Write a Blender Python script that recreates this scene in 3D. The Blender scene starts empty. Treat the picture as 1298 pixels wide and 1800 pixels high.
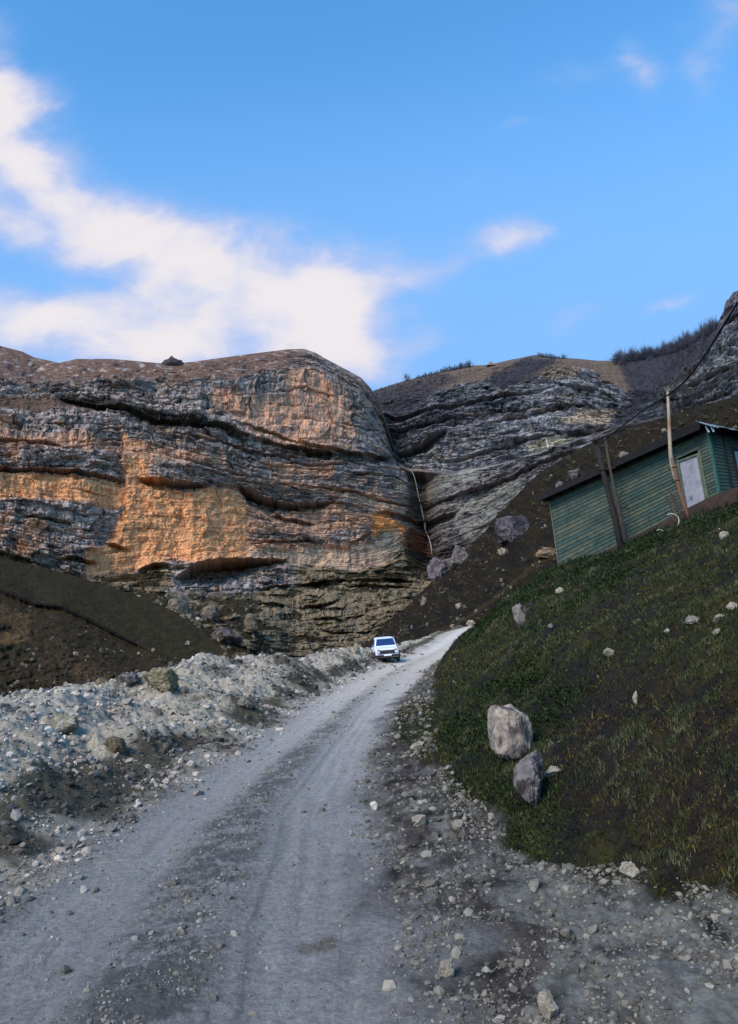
import bpy, math, random
import numpy as np
from mathutils import Vector, Matrix
random.seed(7)
rng = np.random.default_rng(11)
S = bpy.context.scene
C = S.collection

# ------------------------------------------------------------------ camera
EYE = 2.2
PITCH, ROLL, FOC = math.radians(12.4), math.radians(5.0), 1360.0   # FOC in pixels of an 1298x1800 frame
Fv = np.array([0, math.cos(PITCH), math.sin(PITCH)])
_r0 = np.array([1.0, 0, 0]); _u0 = np.array([0, -math.sin(PITCH), math.cos(PITCH)])
Rv = math.cos(ROLL) * _r0 - math.sin(ROLL) * _u0
Uv = math.sin(ROLL) * _r0 + math.cos(ROLL) * _u0
cd = bpy.data.cameras.new('camera'); cam = bpy.data.objects.new('camera', cd); C.objects.link(cam)
cam.matrix_world = Matrix(((Rv[0], Uv[0], -Fv[0], 0), (Rv[1], Uv[1], -Fv[1], 0), (Rv[2], Uv[2], -Fv[2], EYE), (0, 0, 0, 1)))
cd.sensor_fit = 'VERTICAL'; cd.sensor_height = 24; cd.lens = 24 * FOC / 1800
cd.clip_start = 0.1; cd.clip_end = 5000
S.camera = cam

# ------------------------------------------------------------------ sky, sun, exposure
SUN_EL, SUN_AZ = math.radians(38), math.radians(212)   # azimuth clockwise from +Y: sun high behind the camera, to its left
W = bpy.data.worlds.new('World'); S.world = W; W.use_nodes = True
wn, wl = W.node_tree.nodes, W.node_tree.links
wn.clear()
def N(tree, typ, **kw):
    n = tree.nodes.new(typ)
    for k, v in kw.items():
        if k.startswith('i_'):
            n.inputs[int(k[2:])].default_value = v
        else:
            setattr(n, k, v)
    return n
T = W.node_tree
def wmath(op, a, b=None, c=None, clamp=False):
    n = N(T, 'ShaderNodeMath', operation=op, use_clamp=clamp)
    for i, q in enumerate((a, b, c)):
        if q is None: continue
        if isinstance(q, (int, float)): n.inputs[i].default_value = q
        else: wl.new(q, n.inputs[i])
    return n.outputs[0]
sky = N(T, 'ShaderNodeTexSky', sky_type='NISHITA', sun_disc=False, sun_elevation=SUN_EL, sun_rotation=SUN_AZ, altitude=1500, air_density=1.0, dust_density=0.15, ozone_density=2.0)
hsv = N(T, 'ShaderNodeHueSaturation'); hsv.inputs['Hue'].default_value = 0.492; hsv.inputs['Saturation'].default_value = 1.24; hsv.inputs['Value'].default_value = 2.2
wl.new(sky.outputs[0], hsv.inputs['Color'])
tc = N(T, 'ShaderNodeTexCoord'); sep = N(T, 'ShaderNodeSeparateXYZ'); wl.new(tc.outputs['Generated'], sep.inputs[0])
yy = wmath('MAXIMUM', sep.outputs[1], 0.05)
ca = wmath('DIVIDE', sep.outputs[0], yy); cb = wmath('DIVIDE', sep.outputs[2], yy)
comb = N(T, 'ShaderNodeCombineXYZ'); wl.new(ca, comb.inputs[0]); wl.new(cb, comb.inputs[1])
nzw = N(T, 'ShaderNodeTexNoise'); nzw.inputs['Scale'].default_value = 3.2; nzw.inputs['Detail'].default_value = 5
wl.new(comb.outputs[0], nzw.inputs['Vector'])
sub = N(T, 'ShaderNodeVectorMath', operation='SUBTRACT'); wl.new(nzw.outputs['Color'], sub.inputs[0]); sub.inputs[1].default_value = (.5, .5, .5)
scl = N(T, 'ShaderNodeVectorMath', operation='SCALE'); wl.new(sub.outputs[0], scl.inputs[0]); scl.inputs['Scale'].default_value = 0.16
wadd = N(T, 'ShaderNodeVectorMath', operation='ADD'); wl.new(comb.outputs[0], wadd.inputs[0]); wl.new(scl.outputs[0], wadd.inputs[1])
def ray(px, py):
    px = np.asarray(px, float); py = np.asarray(py, float)
    return Fv + ((px - 649) / FOC)[..., None] * Rv + ((900 - py) / FOC)[..., None] * Uv
def dirab(px, py):
    d = ray(px, py); return d[0] / d[1], d[2] / d[1]
# cloud banks: centre, half-lengths and tilt of each, in the sky's own directions
CLOUDS = [(-60, 170, 120, 80, 0, .9), (60, 290, 170, 62, -42, .95), (150, 345, 150, 55, -35, 1.0), (190, 405, 120, 50, -20, .7), (330, 440, 200, 48, -12, 1.0), (-40, 360, 150, 45, -30, 1.0),
          (520, 490, 150, 55, -12, 1.0), (250, 520, 120, 50, 10, .55), (330, 570, 280, 62, 0, 1.05), (60, 575, 140, 36, 12, .95), (-10, 540, 90, 30, -25, .8),
          (600, 560, 70, 85, -25, .95), (640, 640, 70, 45, -25, .8), (480, 620, 190, 45, 0, 1.0), (170, 620, 220, 40, 0, .75), (-150, 560, 150, 60, 0, .9),
          (-30, 60, 60, 100, 10, 1.0), (-10, 190, 110, 80, -30, 1.0), (60, 170, 70, 50, -45, .5), (915, 405, 95, 30, 4, 1.25), (1135, 548, 82, 16, 14, 1.0), (1000, 560, 55, 24, 5, .75), (760, 600, 60, 30, -15, .6), (1060, 95, 130, 34, 8, .58), (1240, 120, 50, 50, 0, .66),
          (1290, 30, 60, 50, 0, .7), (890, 215, 50, 16, 5, .42), (750, 480, 60, 22, 10, .36), (820, 305, 50, 16, 10, .32), (1130, 100, 26, 60, 0, .6), (740, 650, 60, 30, -20, .35)]
dens = None
for cx, cy, hw, hh, rot, w in CLOUDS:
    a, b = dirab(cx, cy)
    mp = N(T, 'ShaderNodeMapping', vector_type='TEXTURE')
    mp.inputs['Location'].default_value = (a, b, 0); mp.inputs['Rotation'].default_value = (0, 0, math.radians(rot + 5)); mp.inputs['Scale'].default_value = (hw / FOC * 1.25, hh / FOC * 1.25, 1)
    wl.new(wadd.outputs[0], mp.inputs[0])
    ln = N(T, 'ShaderNodeVectorMath', operation='LENGTH'); wl.new(mp.outputs[0], ln.inputs[0])
    q = wmath('POWER', ln.outputs['Value'], 2.0); q = wmath('MULTIPLY', q, -0.9); g = wmath('EXPONENT', q); g = wmath('MULTIPLY', g, w)
    dens = g if dens is None else wmath('ADD', dens, g)
nz2 = N(T, 'ShaderNodeTexNoise'); nz2.inputs['Scale'].default_value = 7; nz2.inputs['Detail'].default_value = 7; nz2.inputs['Roughness'].default_value = .55
mp2 = N(T, 'ShaderNodeMapping'); mp2.inputs['Rotation'].default_value = (0, 0, .5); mp2.inputs['Scale'].default_value = (1.0, 1.6, 1); wl.new(wadd.outputs[0], mp2.inputs[0]); wl.new(mp2.outputs[0], nz2.inputs['Vector'])
nm = wmath('SUBTRACT', nz2.outputs[0], 0.5); nm = wmath('MULTIPLY', nm, 2.9)
amp = wmath('MULTIPLY', dens, 1.3, clamp=True); nm = wmath('MULTIPLY', nm, amp)
dn = wmath('ADD', dens, nm)
mr = N(T, 'ShaderNodeMapRange', interpolation_type='SMOOTHSTEP'); wl.new(dn, mr.inputs[0]); mr.inputs[1].default_value = .10; mr.inputs[2].default_value = 1.95
cr = N(T, 'ShaderNodeValToRGB'); wl.new(mr.outputs[0], cr.inputs[0])
cr.color_ramp.elements[0].color = (2.5, 3.2, 4.9, 1); cr.color_ramp.elements[1].color = (4.95, 4.7, 4.9, 1)
e = cr.color_ramp.elements.new(.55); e.color = (3.7, 3.75, 4.9, 1)
lowm = N(T, 'ShaderNodeMapRange', interpolation_type='SMOOTHSTEP'); wl.new(cb, lowm.inputs[0]); lowm.inputs[1].default_value = 1.0; lowm.inputs[2].default_value = .40; lowm.inputs[3].default_value = 0; lowm.inputs[4].default_value = .88
mlow = N(T, 'ShaderNodeMix', data_type='RGBA'); wl.new(lowm.outputs[0], mlow.inputs[0]); wl.new(hsv.outputs[0], mlow.inputs[6]); mlow.inputs[7].default_value = (1.38, 2.85, 5.45, 1)   # paler air towards the horizon
mx = N(T, 'ShaderNodeMix', data_type='RGBA'); wl.new(mr.outputs[0], mx.inputs[0]); wl.new(mlow.outputs[2], mx.inputs[6]); wl.new(cr.outputs[0], mx.inputs[7])
bg = N(T, 'ShaderNodeBackground'); bg.inputs[1].default_value = 0.1; wl.new(mx.outputs[2], bg.inputs[0])
out = N(T, 'ShaderNodeOutputWorld'); wl.new(bg.outputs[0], out.inputs[0])

sd = bpy.data.lights.new('sun', 'SUN'); sd.energy = 2.35; sd.angle = math.radians(24); sd.color = (1, .87, .72)
so = bpy.data.objects.new('sun', sd); C.objects.link(so)
sdir = Vector((math.sin(SUN_AZ) * math.cos(SUN_EL), math.cos(SUN_AZ) * math.cos(SUN_EL), math.sin(SUN_EL)))
so.rotation_euler = sdir.to_track_quat('Z', 'Y').to_euler(); so.location = (0, 0, 50)
S.view_settings.view_transform = 'Standard'; S.view_settings.look = 'None'; S.view_settings.exposure = 0.8; S.view_settings.gamma = 1
S.cycles.max_bounces = 5; S.cycles.diffuse_bounces = 3

# ------------------------------------------------------------------ helpers
def at(px, py, y):
    d = ray(px, py); t = np.asarray(y, float) / d[..., 1]
    return np.array([0, 0, EYE]) + t[..., None] * d
def proj(P):
    v = P - np.array([0, 0, EYE]); w = np.maximum(v @ Fv, 1e-3)
    return 649 + FOC * (v @ Rv) / w, 900 - FOC * (v @ Uv) / w

_G = {}
def pn(x, y, seed=0):
    """gradient noise, about -1..1"""
    if seed not in _G:
        g = np.random.default_rng(1000 + seed).uniform(0, 2 * np.pi, (256, 256)); _G[seed] = (np.cos(g).astype(np.float32), np.sin(g).astype(np.float32))
    gx, gy = _G[seed]
    x = np.asarray(x, np.float64); y = np.asarray(y, np.float64)
    xi = np.floor(x).astype(np.int64); yi = np.floor(y).astype(np.int64); fx = (x - xi).astype(np.float32); fy = (y - yi).astype(np.float32)
    u = fx * fx * fx * (fx * (fx * 6 - 15) + 10); v = fy * fy * fy * (fy * (fy * 6 - 15) + 10)
    def c(i, j):
        a, b = (xi + i) & 255, (yi + j) & 255
        return gx[a, b] * (fx - i) + gy[a, b] * (fy - j)
    n0 = c(0, 0) * (1 - u) + c(1, 0) * u; n1 = c(0, 1) * (1 - u) + c(1, 1) * u
    return (n0 * (1 - v) + n1 * v) * 1.5
def fbm(x, y, seed=0, o=4, g=.5):
    s = 0; a = 1; t = 0
    for k in range(o):
        s = s + a * pn(x * 2.03 ** k + 13.7 * k, y * 2.03 ** k + 7.1 * k, seed + k); t += a; a *= g
    return s / t * 1.3
def ridge(x, y, seed=0, o=3):
    s = 0; a = 1; t = 0
    for k in range(o):
        s = s + a * (1 - np.abs(pn(x * 2 ** k + 5 * k, y * 2 ** k, seed + k)) * 2); t += a; a *= .5
    return s / t
def ss(a, b, x):
    t = np.clip((x - a) / (b - a), 0, 1); return t * t * (3 - 2 * t)
def hsh(k, seed=0):
    return (np.sin(np.asarray(k, float) * 127.1 + seed * 311.7) * 43758.5453) % 1.0
def poly_mask(X, Y, pts, soft=6):
    """1 inside, 0 outside, soft border"""
    p = np.array(pts, float); m = np.zeros(X.shape)
    sel = (X > p[:, 0].min() - soft * 2) & (X < p[:, 0].max() + soft * 2) & (Y > p[:, 1].min() - soft * 2) & (Y < p[:, 1].max() + soft * 2)
    x, y = X[sel], Y[sel]
    if not len(x): return m
    d = np.full(x.shape, 1e9); ins = np.zeros(x.shape, bool)
    for i in range(len(p)):
        ax, ay = p[i]; bx, by = p[(i + 1) % len(p)]; ex, ey = bx - ax, by - ay
        t = np.clip(((x - ax) * ex + (y - ay) * ey) / (ex * ex + ey * ey + 1e-9), 0, 1)
        d = np.minimum(d, np.hypot(x - ax - t * ex, y - ay - t * ey))
        cnd = (ay > y) != (by > y)
        xx = ex * (y - ay) / (ey if abs(ey) > 1e-9 else 1e-9) + ax
        ins ^= cnd & (x < xx)
    m[sel] = ss(-soft, soft, np.where(ins, d, -d))
    return m
def mixc(col, c, m):
    m = np.clip(m, 0, 1)[..., None]
    return col * (1 - m) + np.array(c) * m

def mesh_np(name, V, Fq, mat, col=None, smooth=True, parent=None):
    """V (n,3), Fq (m,3|4) int"""
    me = bpy.data.meshes.new(name)
    V = np.ascontiguousarray(V, np.float32); Fq = np.ascontiguousarray(Fq, np.int32)
    k = Fq.shape[1]
    me.vertices.add(len(V)); me.vertices.foreach_set('co', V.ravel())
    me.loops.add(Fq.size); me.loops.foreach_set('vertex_index', Fq.ravel())
    me.polygons.add(len(Fq)); me.polygons.foreach_set('loop_start', np.arange(0, Fq.size, k, dtype=np.int32)); me.polygons.foreach_set('loop_total', np.full(len(Fq), k, np.int32))
    me.polygons.foreach_set('use_smooth', np.full(len(Fq), smooth))
    me.update(calc_edges=True)
    if col is not None:
        at_ = me.color_attributes.new('Col', 'FLOAT_COLOR', 'POINT')
        c4 = np.ones((len(V), 4), np.float32); c4[:, :3] = col; at_.data.foreach_set('color', c4.ravel())
    me.materials.append(mat)
    o = bpy.data.objects.new(name, me); C.objects.link(o)
    if parent: o.parent = parent
    return o
def grid_faces(nr, nc, wrap=False):
    i = np.arange(nr - 1)[:, None] * nc; j = np.arange(nc - 1)[None, :]
    a = (i + j).ravel()
    F = np.stack([a, a + 1, a + nc + 1, a + nc], 1)
    return F
def tag(o, label=None, cat=None, group=None, kind=None):
    if label: o['label'] = label
    if cat: o['category'] = cat
    if group: o['group'] = group
    if kind: o['kind'] = kind
    return o
def thing(name, loc, label, cat, group=None):
    o = bpy.data.objects.new(name, None); o.empty_display_size = .2; C.objects.link(o); o.location = loc
    return tag(o, label, cat, group)

# ------------------------------------------------------------------ materials
def mat(name, color=(.5, .5, .5), rough=.9, attr=False, var=.25, vscale=4, bump=0, bscale=10, bdetail=6, metal=0, spec=.3, tint=None):
    m = bpy.data.materials.new(name); m.use_nodes = True; t = m.node_tree; L = t.links
    b = t.nodes['Principled BSDF']; b.inputs['Roughness'].default_value = rough; b.inputs['Metallic'].default_value = metal
    b.inputs['Specular IOR Level'].default_value = spec
    if attr:
        a = N(t, 'ShaderNodeAttribute', attribute_name='Col'); src = a.outputs['Color']
    else:
        a = N(t, 'ShaderNodeRGB'); a.outputs[0].default_value = (*color, 1); src = a.outputs[0]
    tcn = N(t, 'ShaderNodeTexCoord')
    nz = N(t, 'ShaderNodeTexNoise'); nz.inputs['Scale'].default_value = vscale; nz.inputs['Detail'].default_value = 8; nz.inputs['Roughness'].default_value = .65
    L.new(tcn.outputs['Object'], nz.inputs['Vector'])
    mr_ = N(t, 'ShaderNodeMapRange'); L.new(nz.outputs[0], mr_.inputs[0]); mr_.inputs[1].default_value = .3; mr_.inputs[2].default_value = .7; mr_.inputs[3].default_value = 1 - var; mr_.inputs[4].default_value = 1 + var
    mm = N(t, 'ShaderNodeVectorMath', operation='SCALE'); L.new(src, mm.inputs[0]); L.new(mr_.outputs[0], mm.inputs['Scale'])
    res = mm.outputs[0]
    if tint:
        nt = N(t, 'ShaderNodeTexNoise'); nt.inputs['Scale'].default_value = tint[1]; nt.inputs['Detail'].default_value = 5; L.new(tcn.outputs['Object'], nt.inputs['Vector'])
        r2 = N(t, 'ShaderNodeMapRange'); L.new(nt.outputs[0], r2.inputs[0]); r2.inputs[1].default_value = .48; r2.inputs[2].default_value = .66
        mx_ = N(t, 'ShaderNodeMix', data_type='RGBA'); L.new(r2.outputs[0], mx_.inputs[0]); L.new(res, mx_.inputs[6]); mx_.inputs[7].default_value = (*tint[0], 1); res = mx_.outputs[2]
    L.new(res, b.inputs['Base Color'])
    if bump:
        bz = N(t, 'ShaderNodeTexNoise'); bz.inputs['Scale'].default_value = bscale; bz.inputs['Detail'].default_value = bdetail; bz.inputs['Roughness'].default_value = .7
        L.new(tcn.outputs['Object'], bz.inputs['Vector'])
        bp = N(t, 'ShaderNodeBump'); bp.inputs['Strength'].default_value = 1; bp.inputs['Distance'].default_value = bump; L.new(bz.outputs[0], bp.inputs['Height']); L.new(bp.outputs[0], b.inputs['Normal'])
    return m
M_cliff = mat('limestone', attr=True, rough=.95, var=.35, vscale=1.3, bump=.45, bscale=2.0, spec=.1)
M_hill = mat('turf', attr=True, rough=1, var=.35, vscale=1.2, bump=.35, bscale=1.5, spec=.05)
M_near = mat('gravel_earth', attr=True, rough=.95, var=.32, vscale=16, bump=.03, bscale=26, bdetail=9, spec=.15)
M_rock = mat('rock', attr=True, rough=.9, var=.4, vscale=9, bump=.03, bscale=16, spec=.1)
M_chip = mat('chips', attr=True, rough=.9, var=.2, vscale=12, spec=.2)
M_grass = mat('grass', attr=True, rough=.8, var=.3, vscale=5, spec=.1)

# ------------------------------------------------------------------ guided rock sheets
def col_samples(dense0, dense1, n, x0=-620, x1=1900):
    return np.concatenate([np.arange(x0, dense0, 12.), np.linspace(dense0, dense1, n), np.arange(dense1 + 12, x1, 12.)])
def sheet(guides, tvals, px, rows):
    """guides: list of [(px,py,depth)...] from top down, tvals: nominal bed height of each; rows: rows per gap"""
    gy = []; gd = []
    for g in guides:
        a = np.array(g, float); gy.append(np.interp(px, a[:, 0], a[:, 1])); gd.append(1 / np.interp(px, a[:, 0], a[:, 2]))
    PY, ID, TT = [], [], []
    for k in range(len(guides) - 1):
        n = rows[k]; last = k == len(guides) - 2
        f = np.linspace(0, 1, n + (1 if last else 0), endpoint=last)[:, None]
        PY.append(gy[k] * (1 - f) + gy[k + 1] * f); ID.append(gd[k] * (1 - f) + gd[k + 1] * f)
        TT.append(np.broadcast_to(tvals[k] * (1 - f) + tvals[k + 1] * f, PY[-1].shape))
    PY = np.concatenate(PY); ID = np.concatenate(ID); TT = np.concatenate(TT)
    PX = np.broadcast_to(px, PY.shape)
    return PX, PY, 1 / ID, TT
def ledges(PX, PY, L, wob):
    o = np.zeros(PX.shape)
    for l in L:
        a = np.array(l, float); inside = ss(a[0, 0] - 1, a[0, 0] + 22, PX) * (1 - ss(a[-1, 0] - 22, a[-1, 0] + 1, PX))
        ly = np.interp(PX, a[:, 0], a[:, 1]) + wob; h = np.interp(PX, a[:, 0], a[:, 2]) * (1 + wob * .05); dp = np.interp(PX, a[:, 0], a[:, 3])
        dd = PY - ly; t = np.clip(dd / np.maximum(h, 1), 0, 1)
        o -= inside * dp * np.where(dd > 0, ss(0, 2.0, dd) * np.sqrt(1 - t), 0)
        o += inside * dp * .3 * np.where(dd <= 0, np.exp(dd / np.maximum(h * 1.2, 3)), (1 - ss(0, 2., dd)))
    return o
def strata(SX, TT, seed, amps=((8, 1.5), (3.1, 1.1), (1.25, .5))):
    T_ = TT + 1.6 * fbm(SX / 50, TT / 22, seed, 3) + .35 * fbm(SX / 9, TT / 5, seed + 3, 3)
    o = 0
    for i, (th, am) in enumerate(amps):
        q = T_ / th + 3.3 * i; k = np.floor(q); fr = q - k
        pr = np.where(fr < .86, (fr / .86) ** 1.6, 1 - (fr - .86) / .14)
        mod = np.clip(.55 + 1.1 * pn(SX / (th * 4) + k * 17.3, k * 3.7, seed + 7 + i) + .5 * (hsh(k, seed) - .5), 0, 1.4)
        o = o + am * pr * mod
    return o
def blocks(SX, TT, seed, w, h, amp, crack=.5):
    Tw = TT + .35 * h * fbm(SX / (w * 2.2), TT / (h * 2), seed, 3); k = np.floor(Tw / h); fy_ = Tw / h - k
    Sw = SX / w + 7.7 * hsh(k, seed) + .35 * pn(TT / (h * .8), SX / (w * 2) + k * 3.1, seed + 1); j = np.floor(Sw); fx_ = Sw - j
    v = hsh(k * 5.73 + j * 1.31, seed + 2) - .5
    e_ = np.minimum(np.minimum(fx_, 1 - fx_) * w, np.minimum(fy_, 1 - fy_) * h)
    on_ = ss(-.35, .15, pn(SX / (w * 3) + k * 2.3, k * 1.7, seed + 3))
    return on_ * amp * (v * 1.5 + .25 * fy_ * 2 - crack * np.exp(-(e_ / .16) ** 2))
def build_sheet(PX, PY, D, off):
    P = at(PX, PY, D)
    hd = P[..., :2] / np.linalg.norm(P[..., :2], axis=-1, keepdims=True)
    P[..., 0] -= hd[..., 0] * off; P[..., 1] -= hd[..., 1] * off
    return P
def back_rows(P, steps):
    """carry the top edge on behind the crest so that it is a solid hill top"""
    rows = []
    top = P[0]; hd = top[:, :2] / np.linalg.norm(top[:, :2], axis=-1, keepdims=True)
    for d, dz in steps:
        r = top.copy(); r[:, :2] += hd * d; r[:, 2] += dz; rows.append(r)
    return np.concatenate([np.array(rows[::-1]), P])

# ---------------- main cliff (left wall, and the tier the waterfall drops over)
pxA = col_samples(-30, 1010, 1000, x1=1260)
gA = [
 [(-620, 560, 270), (-200, 590, 262), (0, 608, 255), (40, 618, 255), (60, 628, 254), (105, 638, 252), (135, 631, 250), (200, 631, 252), (265, 637, 255), (300, 640, 258), (340, 636, 262), (440, 622, 272), (505, 614, 280), (535, 613, 284), (555, 620, 286), (572, 630, 290), (610, 650, 296), (635, 664, 300), (652, 682, 304), (664, 706, 306), (674, 726, 306), (682, 750, 306), (692, 785, 305), (698, 811, 304), (720, 823, 300), (800, 829, 292), (900, 808, 275), (960, 788, 262), (1100, 745, 245), (1300, 700, 230)],
 [(-620, 600, 215), (0, 668, 215), (110, 672, 225), (220, 668, 232), (330, 668, 240), (420, 662, 248), (505, 640, 262), (560, 648, 272), (600, 668, 278), (635, 690, 284), (660, 722, 292), (676, 752, 298), (690, 790, 302), (698, 812, 303), (720, 824, 299), (800, 830, 291), (900, 809, 274), (960, 789, 261), (1100, 746, 244), (1300, 701, 229)],
 [(-620, 640, 200), (0, 706, 203), (108, 702, 214), (230, 722, 222), (277, 740, 226), (347, 750, 232), (400, 762, 238), (450, 775, 244), (500, 786, 251), (560, 795, 260), (640, 803, 276), (680, 808, 289), (698, 813, 300), (720, 826, 298), (800, 832, 290), (900, 811, 273), (960, 791, 260), (1100, 748, 243), (1300, 703, 228)],
 [(-620, 720, 178), (0, 775, 194), (110, 785, 202), (200, 778, 211), (260, 778, 216), (330, 800, 222), (400, 818, 231), (440, 835, 238), (500, 850, 246), (592, 852, 262), (670, 862, 276), (735, 868, 288), (785, 862, 284), (850, 842, 270), (900, 828, 260), (960, 800, 248), (1100, 758, 232), (1300, 710, 220)],
 [(-620, 770, 172), (0, 827, 189), (77, 832, 196), (185, 838, 205), (247, 843, 211), (308, 853, 216), (370, 856, 224), (428, 866, 235), (462, 880, 240), (500, 890, 246), (566, 890, 258), (620, 893, 266), (670, 904, 274), (735, 912, 286), (785, 905, 280), (850, 880, 268), (900, 852, 256), (950, 830, 245), (1100, 780, 228), (1300, 730, 215)],
 [(-620, 890, 166), (0, 973, 184), (40, 985, 187), (70, 995, 190), (155, 1018, 195), (200, 1008, 200), (270, 998, 207), (330, 1001, 213), (366, 994, 218), (443, 988, 231), (500, 986, 240), (554, 998, 249), (631, 1000, 258), (670, 990, 265), (708, 968, 273), (740, 978, 279), (800, 985, 272), (860, 960, 258), (950, 900, 240), (1100, 850, 224), (1300, 800, 212)],
 [(-620, 960, 158), (0, 1010, 175), (155, 1040, 182), (300, 1040, 192), (439, 1040, 215), (520, 1042, 228), (592, 1032, 238), (700, 1022, 256), (740, 1030, 262), (800, 1030, 258), (900, 1000, 240), (1300, 860, 210)],
 [(-620, 1040, 130), (0, 1060, 140), (200, 1075, 145), (300, 1100, 140), (440, 1158, 145), (520, 1162, 170), (600, 1158, 182), (650, 1150, 190), (720, 1110, 210), (800, 1090, 215), (1300, 950, 190)],
 [(-620, 1250, 90), (0, 1250, 95), (440, 1220, 90), (650, 1190, 110), (1300, 1060, 120)]]
tA = [110, 96, 84, 74, 63, 41, 32, 12, 2]
PX, PY, D, TT = sheet(gA, tA, pxA, [70, 95, 85, 75, 160, 60, 120, 14])
SX = PX * .19
wx = 13 * fbm(PX / 50, PY / 30, 50, 5, .6); wy = 9 * fbm(PX / 40, PY / 22, 60, 5, .6)
X2, Y2 = PX + wx, PY + wy
LEDA = [
 [(100, 700, 7, 2.5), (230, 720, 12, 4), (277, 738, 12, 4), (347, 747, 10, 4), (400, 758, 8, 3), (450, 772, 7, 3)],
 [(400, 738, 4, 2), (477, 760, 6, 3.5), (535, 783, 6, 3.5), (608, 795, 9, 4.5), (690, 808, 9, 4)],
 [(440, 770, 6, 3), (500, 785, 10, 4), (560, 795, 14, 5), (600, 800, 12, 4)],
 [(-100, 776, 7, 3), (40, 776, 7, 3), (90, 780, 7, 3), (115, 788, 5, 3)],
 [(-200, 810, 8, 4), (0, 824, 8, 4), (77, 828, 9, 4), (185, 836, 8, 4), (225, 842, 7, 3)],
 [(238, 838, 10, 5), (270, 843, 15, 7), (330, 851, 14, 7), (372, 856, 6, 4)],
 [(415, 850, 8, 5), (440, 866, 26, 10), (470, 880, 24, 10), (510, 890, 14, 8), (560, 891, 10, 6), (600, 884, 6, 3)],
 [(480, 848, 4, 2), (592, 862, 5, 2.5), (640, 872, 5, 2.5), (690, 886, 6, 3), (735, 886, 7, 3)],
 [(655, 899, 6, 3), (700, 903, 14, 6), (735, 908, 18, 8), (790, 902, 16, 8), (812, 892, 6, 4)],
 [(736, 882, 8, 4), (785, 874, 12, 5), (850, 856, 14, 6), (900, 838, 12, 5), (960, 808, 10, 4), (1010, 790, 6, 3)],
 [(300, 1020, 10, 6), (335, 998, 34, 18), (366, 989, 42, 20), (420, 984, 38, 18), (460, 984, 22, 11), (510, 984, 8, 4)],
 [(95, 985, 6, 3), (135, 980, 12, 5), (175, 990, 8, 4)], [(240, 1002, 10, 5), (275, 988, 18, 7), (308, 994, 12, 5)],
 [(180, 950, 6, 3), (205, 957, 12, 4), (235, 966, 6, 3)], [(30, 905, 8, 2), (90, 915, 10, 3), (140, 920, 6, 2)],
 [(439, 1036, 6, 3), (592, 1022, 8, 5), (700, 1018, 8, 5), (735, 1022, 6, 3)],
 [(600, 1030, 5, 3), (660, 1028, 8, 4), (728, 1032, 6, 3)], [(450, 1060, 5, 4), (515, 1066, 7, 4)], [(528, 1066, 6, 4), (566, 1064, 9, 6), (604, 1052, 6, 4)],
 [(610, 962, 6, 3), (635, 948, 10, 4), (660, 935, 6, 3)], [(470, 905, 6, 3), (520, 915, 9, 4), (560, 925, 6, 3)],
 [(300, 760, 5, 2), (380, 775, 5, 3), (430, 790, 6, 3), (480, 800, 6, 3), (540, 806, 5, 2)],
 [(560, 825, 4, 2), (640, 835, 5, 2), (700, 840, 4, 2)], [(500, 812, 4, 2), (560, 818, 5, 3), (620, 815, 5, 2)],
 [(590, 740, 4, 2), (640, 750, 5, 2.5), (680, 760, 4, 2)], [(470, 690, 4, 1.5), (540, 680, 4, 1.5), (600, 700, 4, 1.5)],
 [(440, 955, 6, 3), (500, 950, 8, 3), (570, 955, 6, 3)], [(120, 860, 4, 1), (200, 870, 4, 1)],
 [(540, 1085, 5, 3), (600, 1088, 8, 3), (650, 1080, 6, 3)], [(560, 1110, 5, 3), (620, 1112, 6, 3), (665, 1108, 5, 3)],
]
ORANGE = [[(-100, 826), (60, 834), (150, 838), (217, 847), (217, 890), (150, 886), (60, 880), (-100, 876)],
 [(218, 762), (232, 775), (268, 790), (262, 838), (310, 862), (372, 862), (405, 856), (428, 876), (442, 930), (440, 985), (370, 992), (300, 985), (250, 1000), (190, 1010), (155, 1016), (148, 978), (195, 945), (216, 900)]]
BUFF = [[(40, 766), (130, 762), (215, 783), (300, 792), (392, 804), (392, 816), (300, 812), (215, 800), (130, 788), (-60, 774), (-60, 762)],
 [(505, 648), (560, 652), (600, 690), (628, 768), (560, 788), (500, 770), (430, 742), (372, 706), (382, 680), (440, 702), (505, 700)],
 [(425, 752), (500, 772), (600, 786), (618, 798), (540, 793), (450, 770)], [(470, 818), (580, 822), (582, 838), (480, 836)],
 [(480, 850), (560, 858), (660, 876), (700, 885), (640, 882), (560, 868)], [(440, 888), (470, 905), (520, 908), (590, 890), (612, 905), (600, 925), (560, 940), (500, 925), (440, 915)],
 [(436, 882), (470, 902), (560, 900), (640, 906), (652, 926), (600, 936), (560, 946), (500, 932), (436, 936)], [(436, 952), (520, 960), (600, 960), (690, 934), (712, 950), (690, 985), (640, 1000), (560, 998), (500, 985), (436, 986)], [(0, 905), (22, 905), (10, 935), (-10, 950)], [(50, 918), (78, 925), (72, 970), (30, 988), (15, 975)], [(30, 825), (-50, 740), (20, 735), (35, 765)]]
PALE = [[(500, 968), (560, 958), (600, 972), (650, 955), (700, 928), (712, 960), (662, 998), (600, 1000), (520, 998)], [(590, 868), (700, 892), (738, 890), (738, 905), (660, 900)],
 [(430, 965), (500, 970), (500, 990), (430, 988)]]
YELL = [[(786, 905), (840, 868), (900, 848), (935, 852), (905, 892), (865, 935), (822, 945), (792, 925)], [(742, 838), (800, 822), (850, 838), (800, 862), (748, 872)]]
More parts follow.
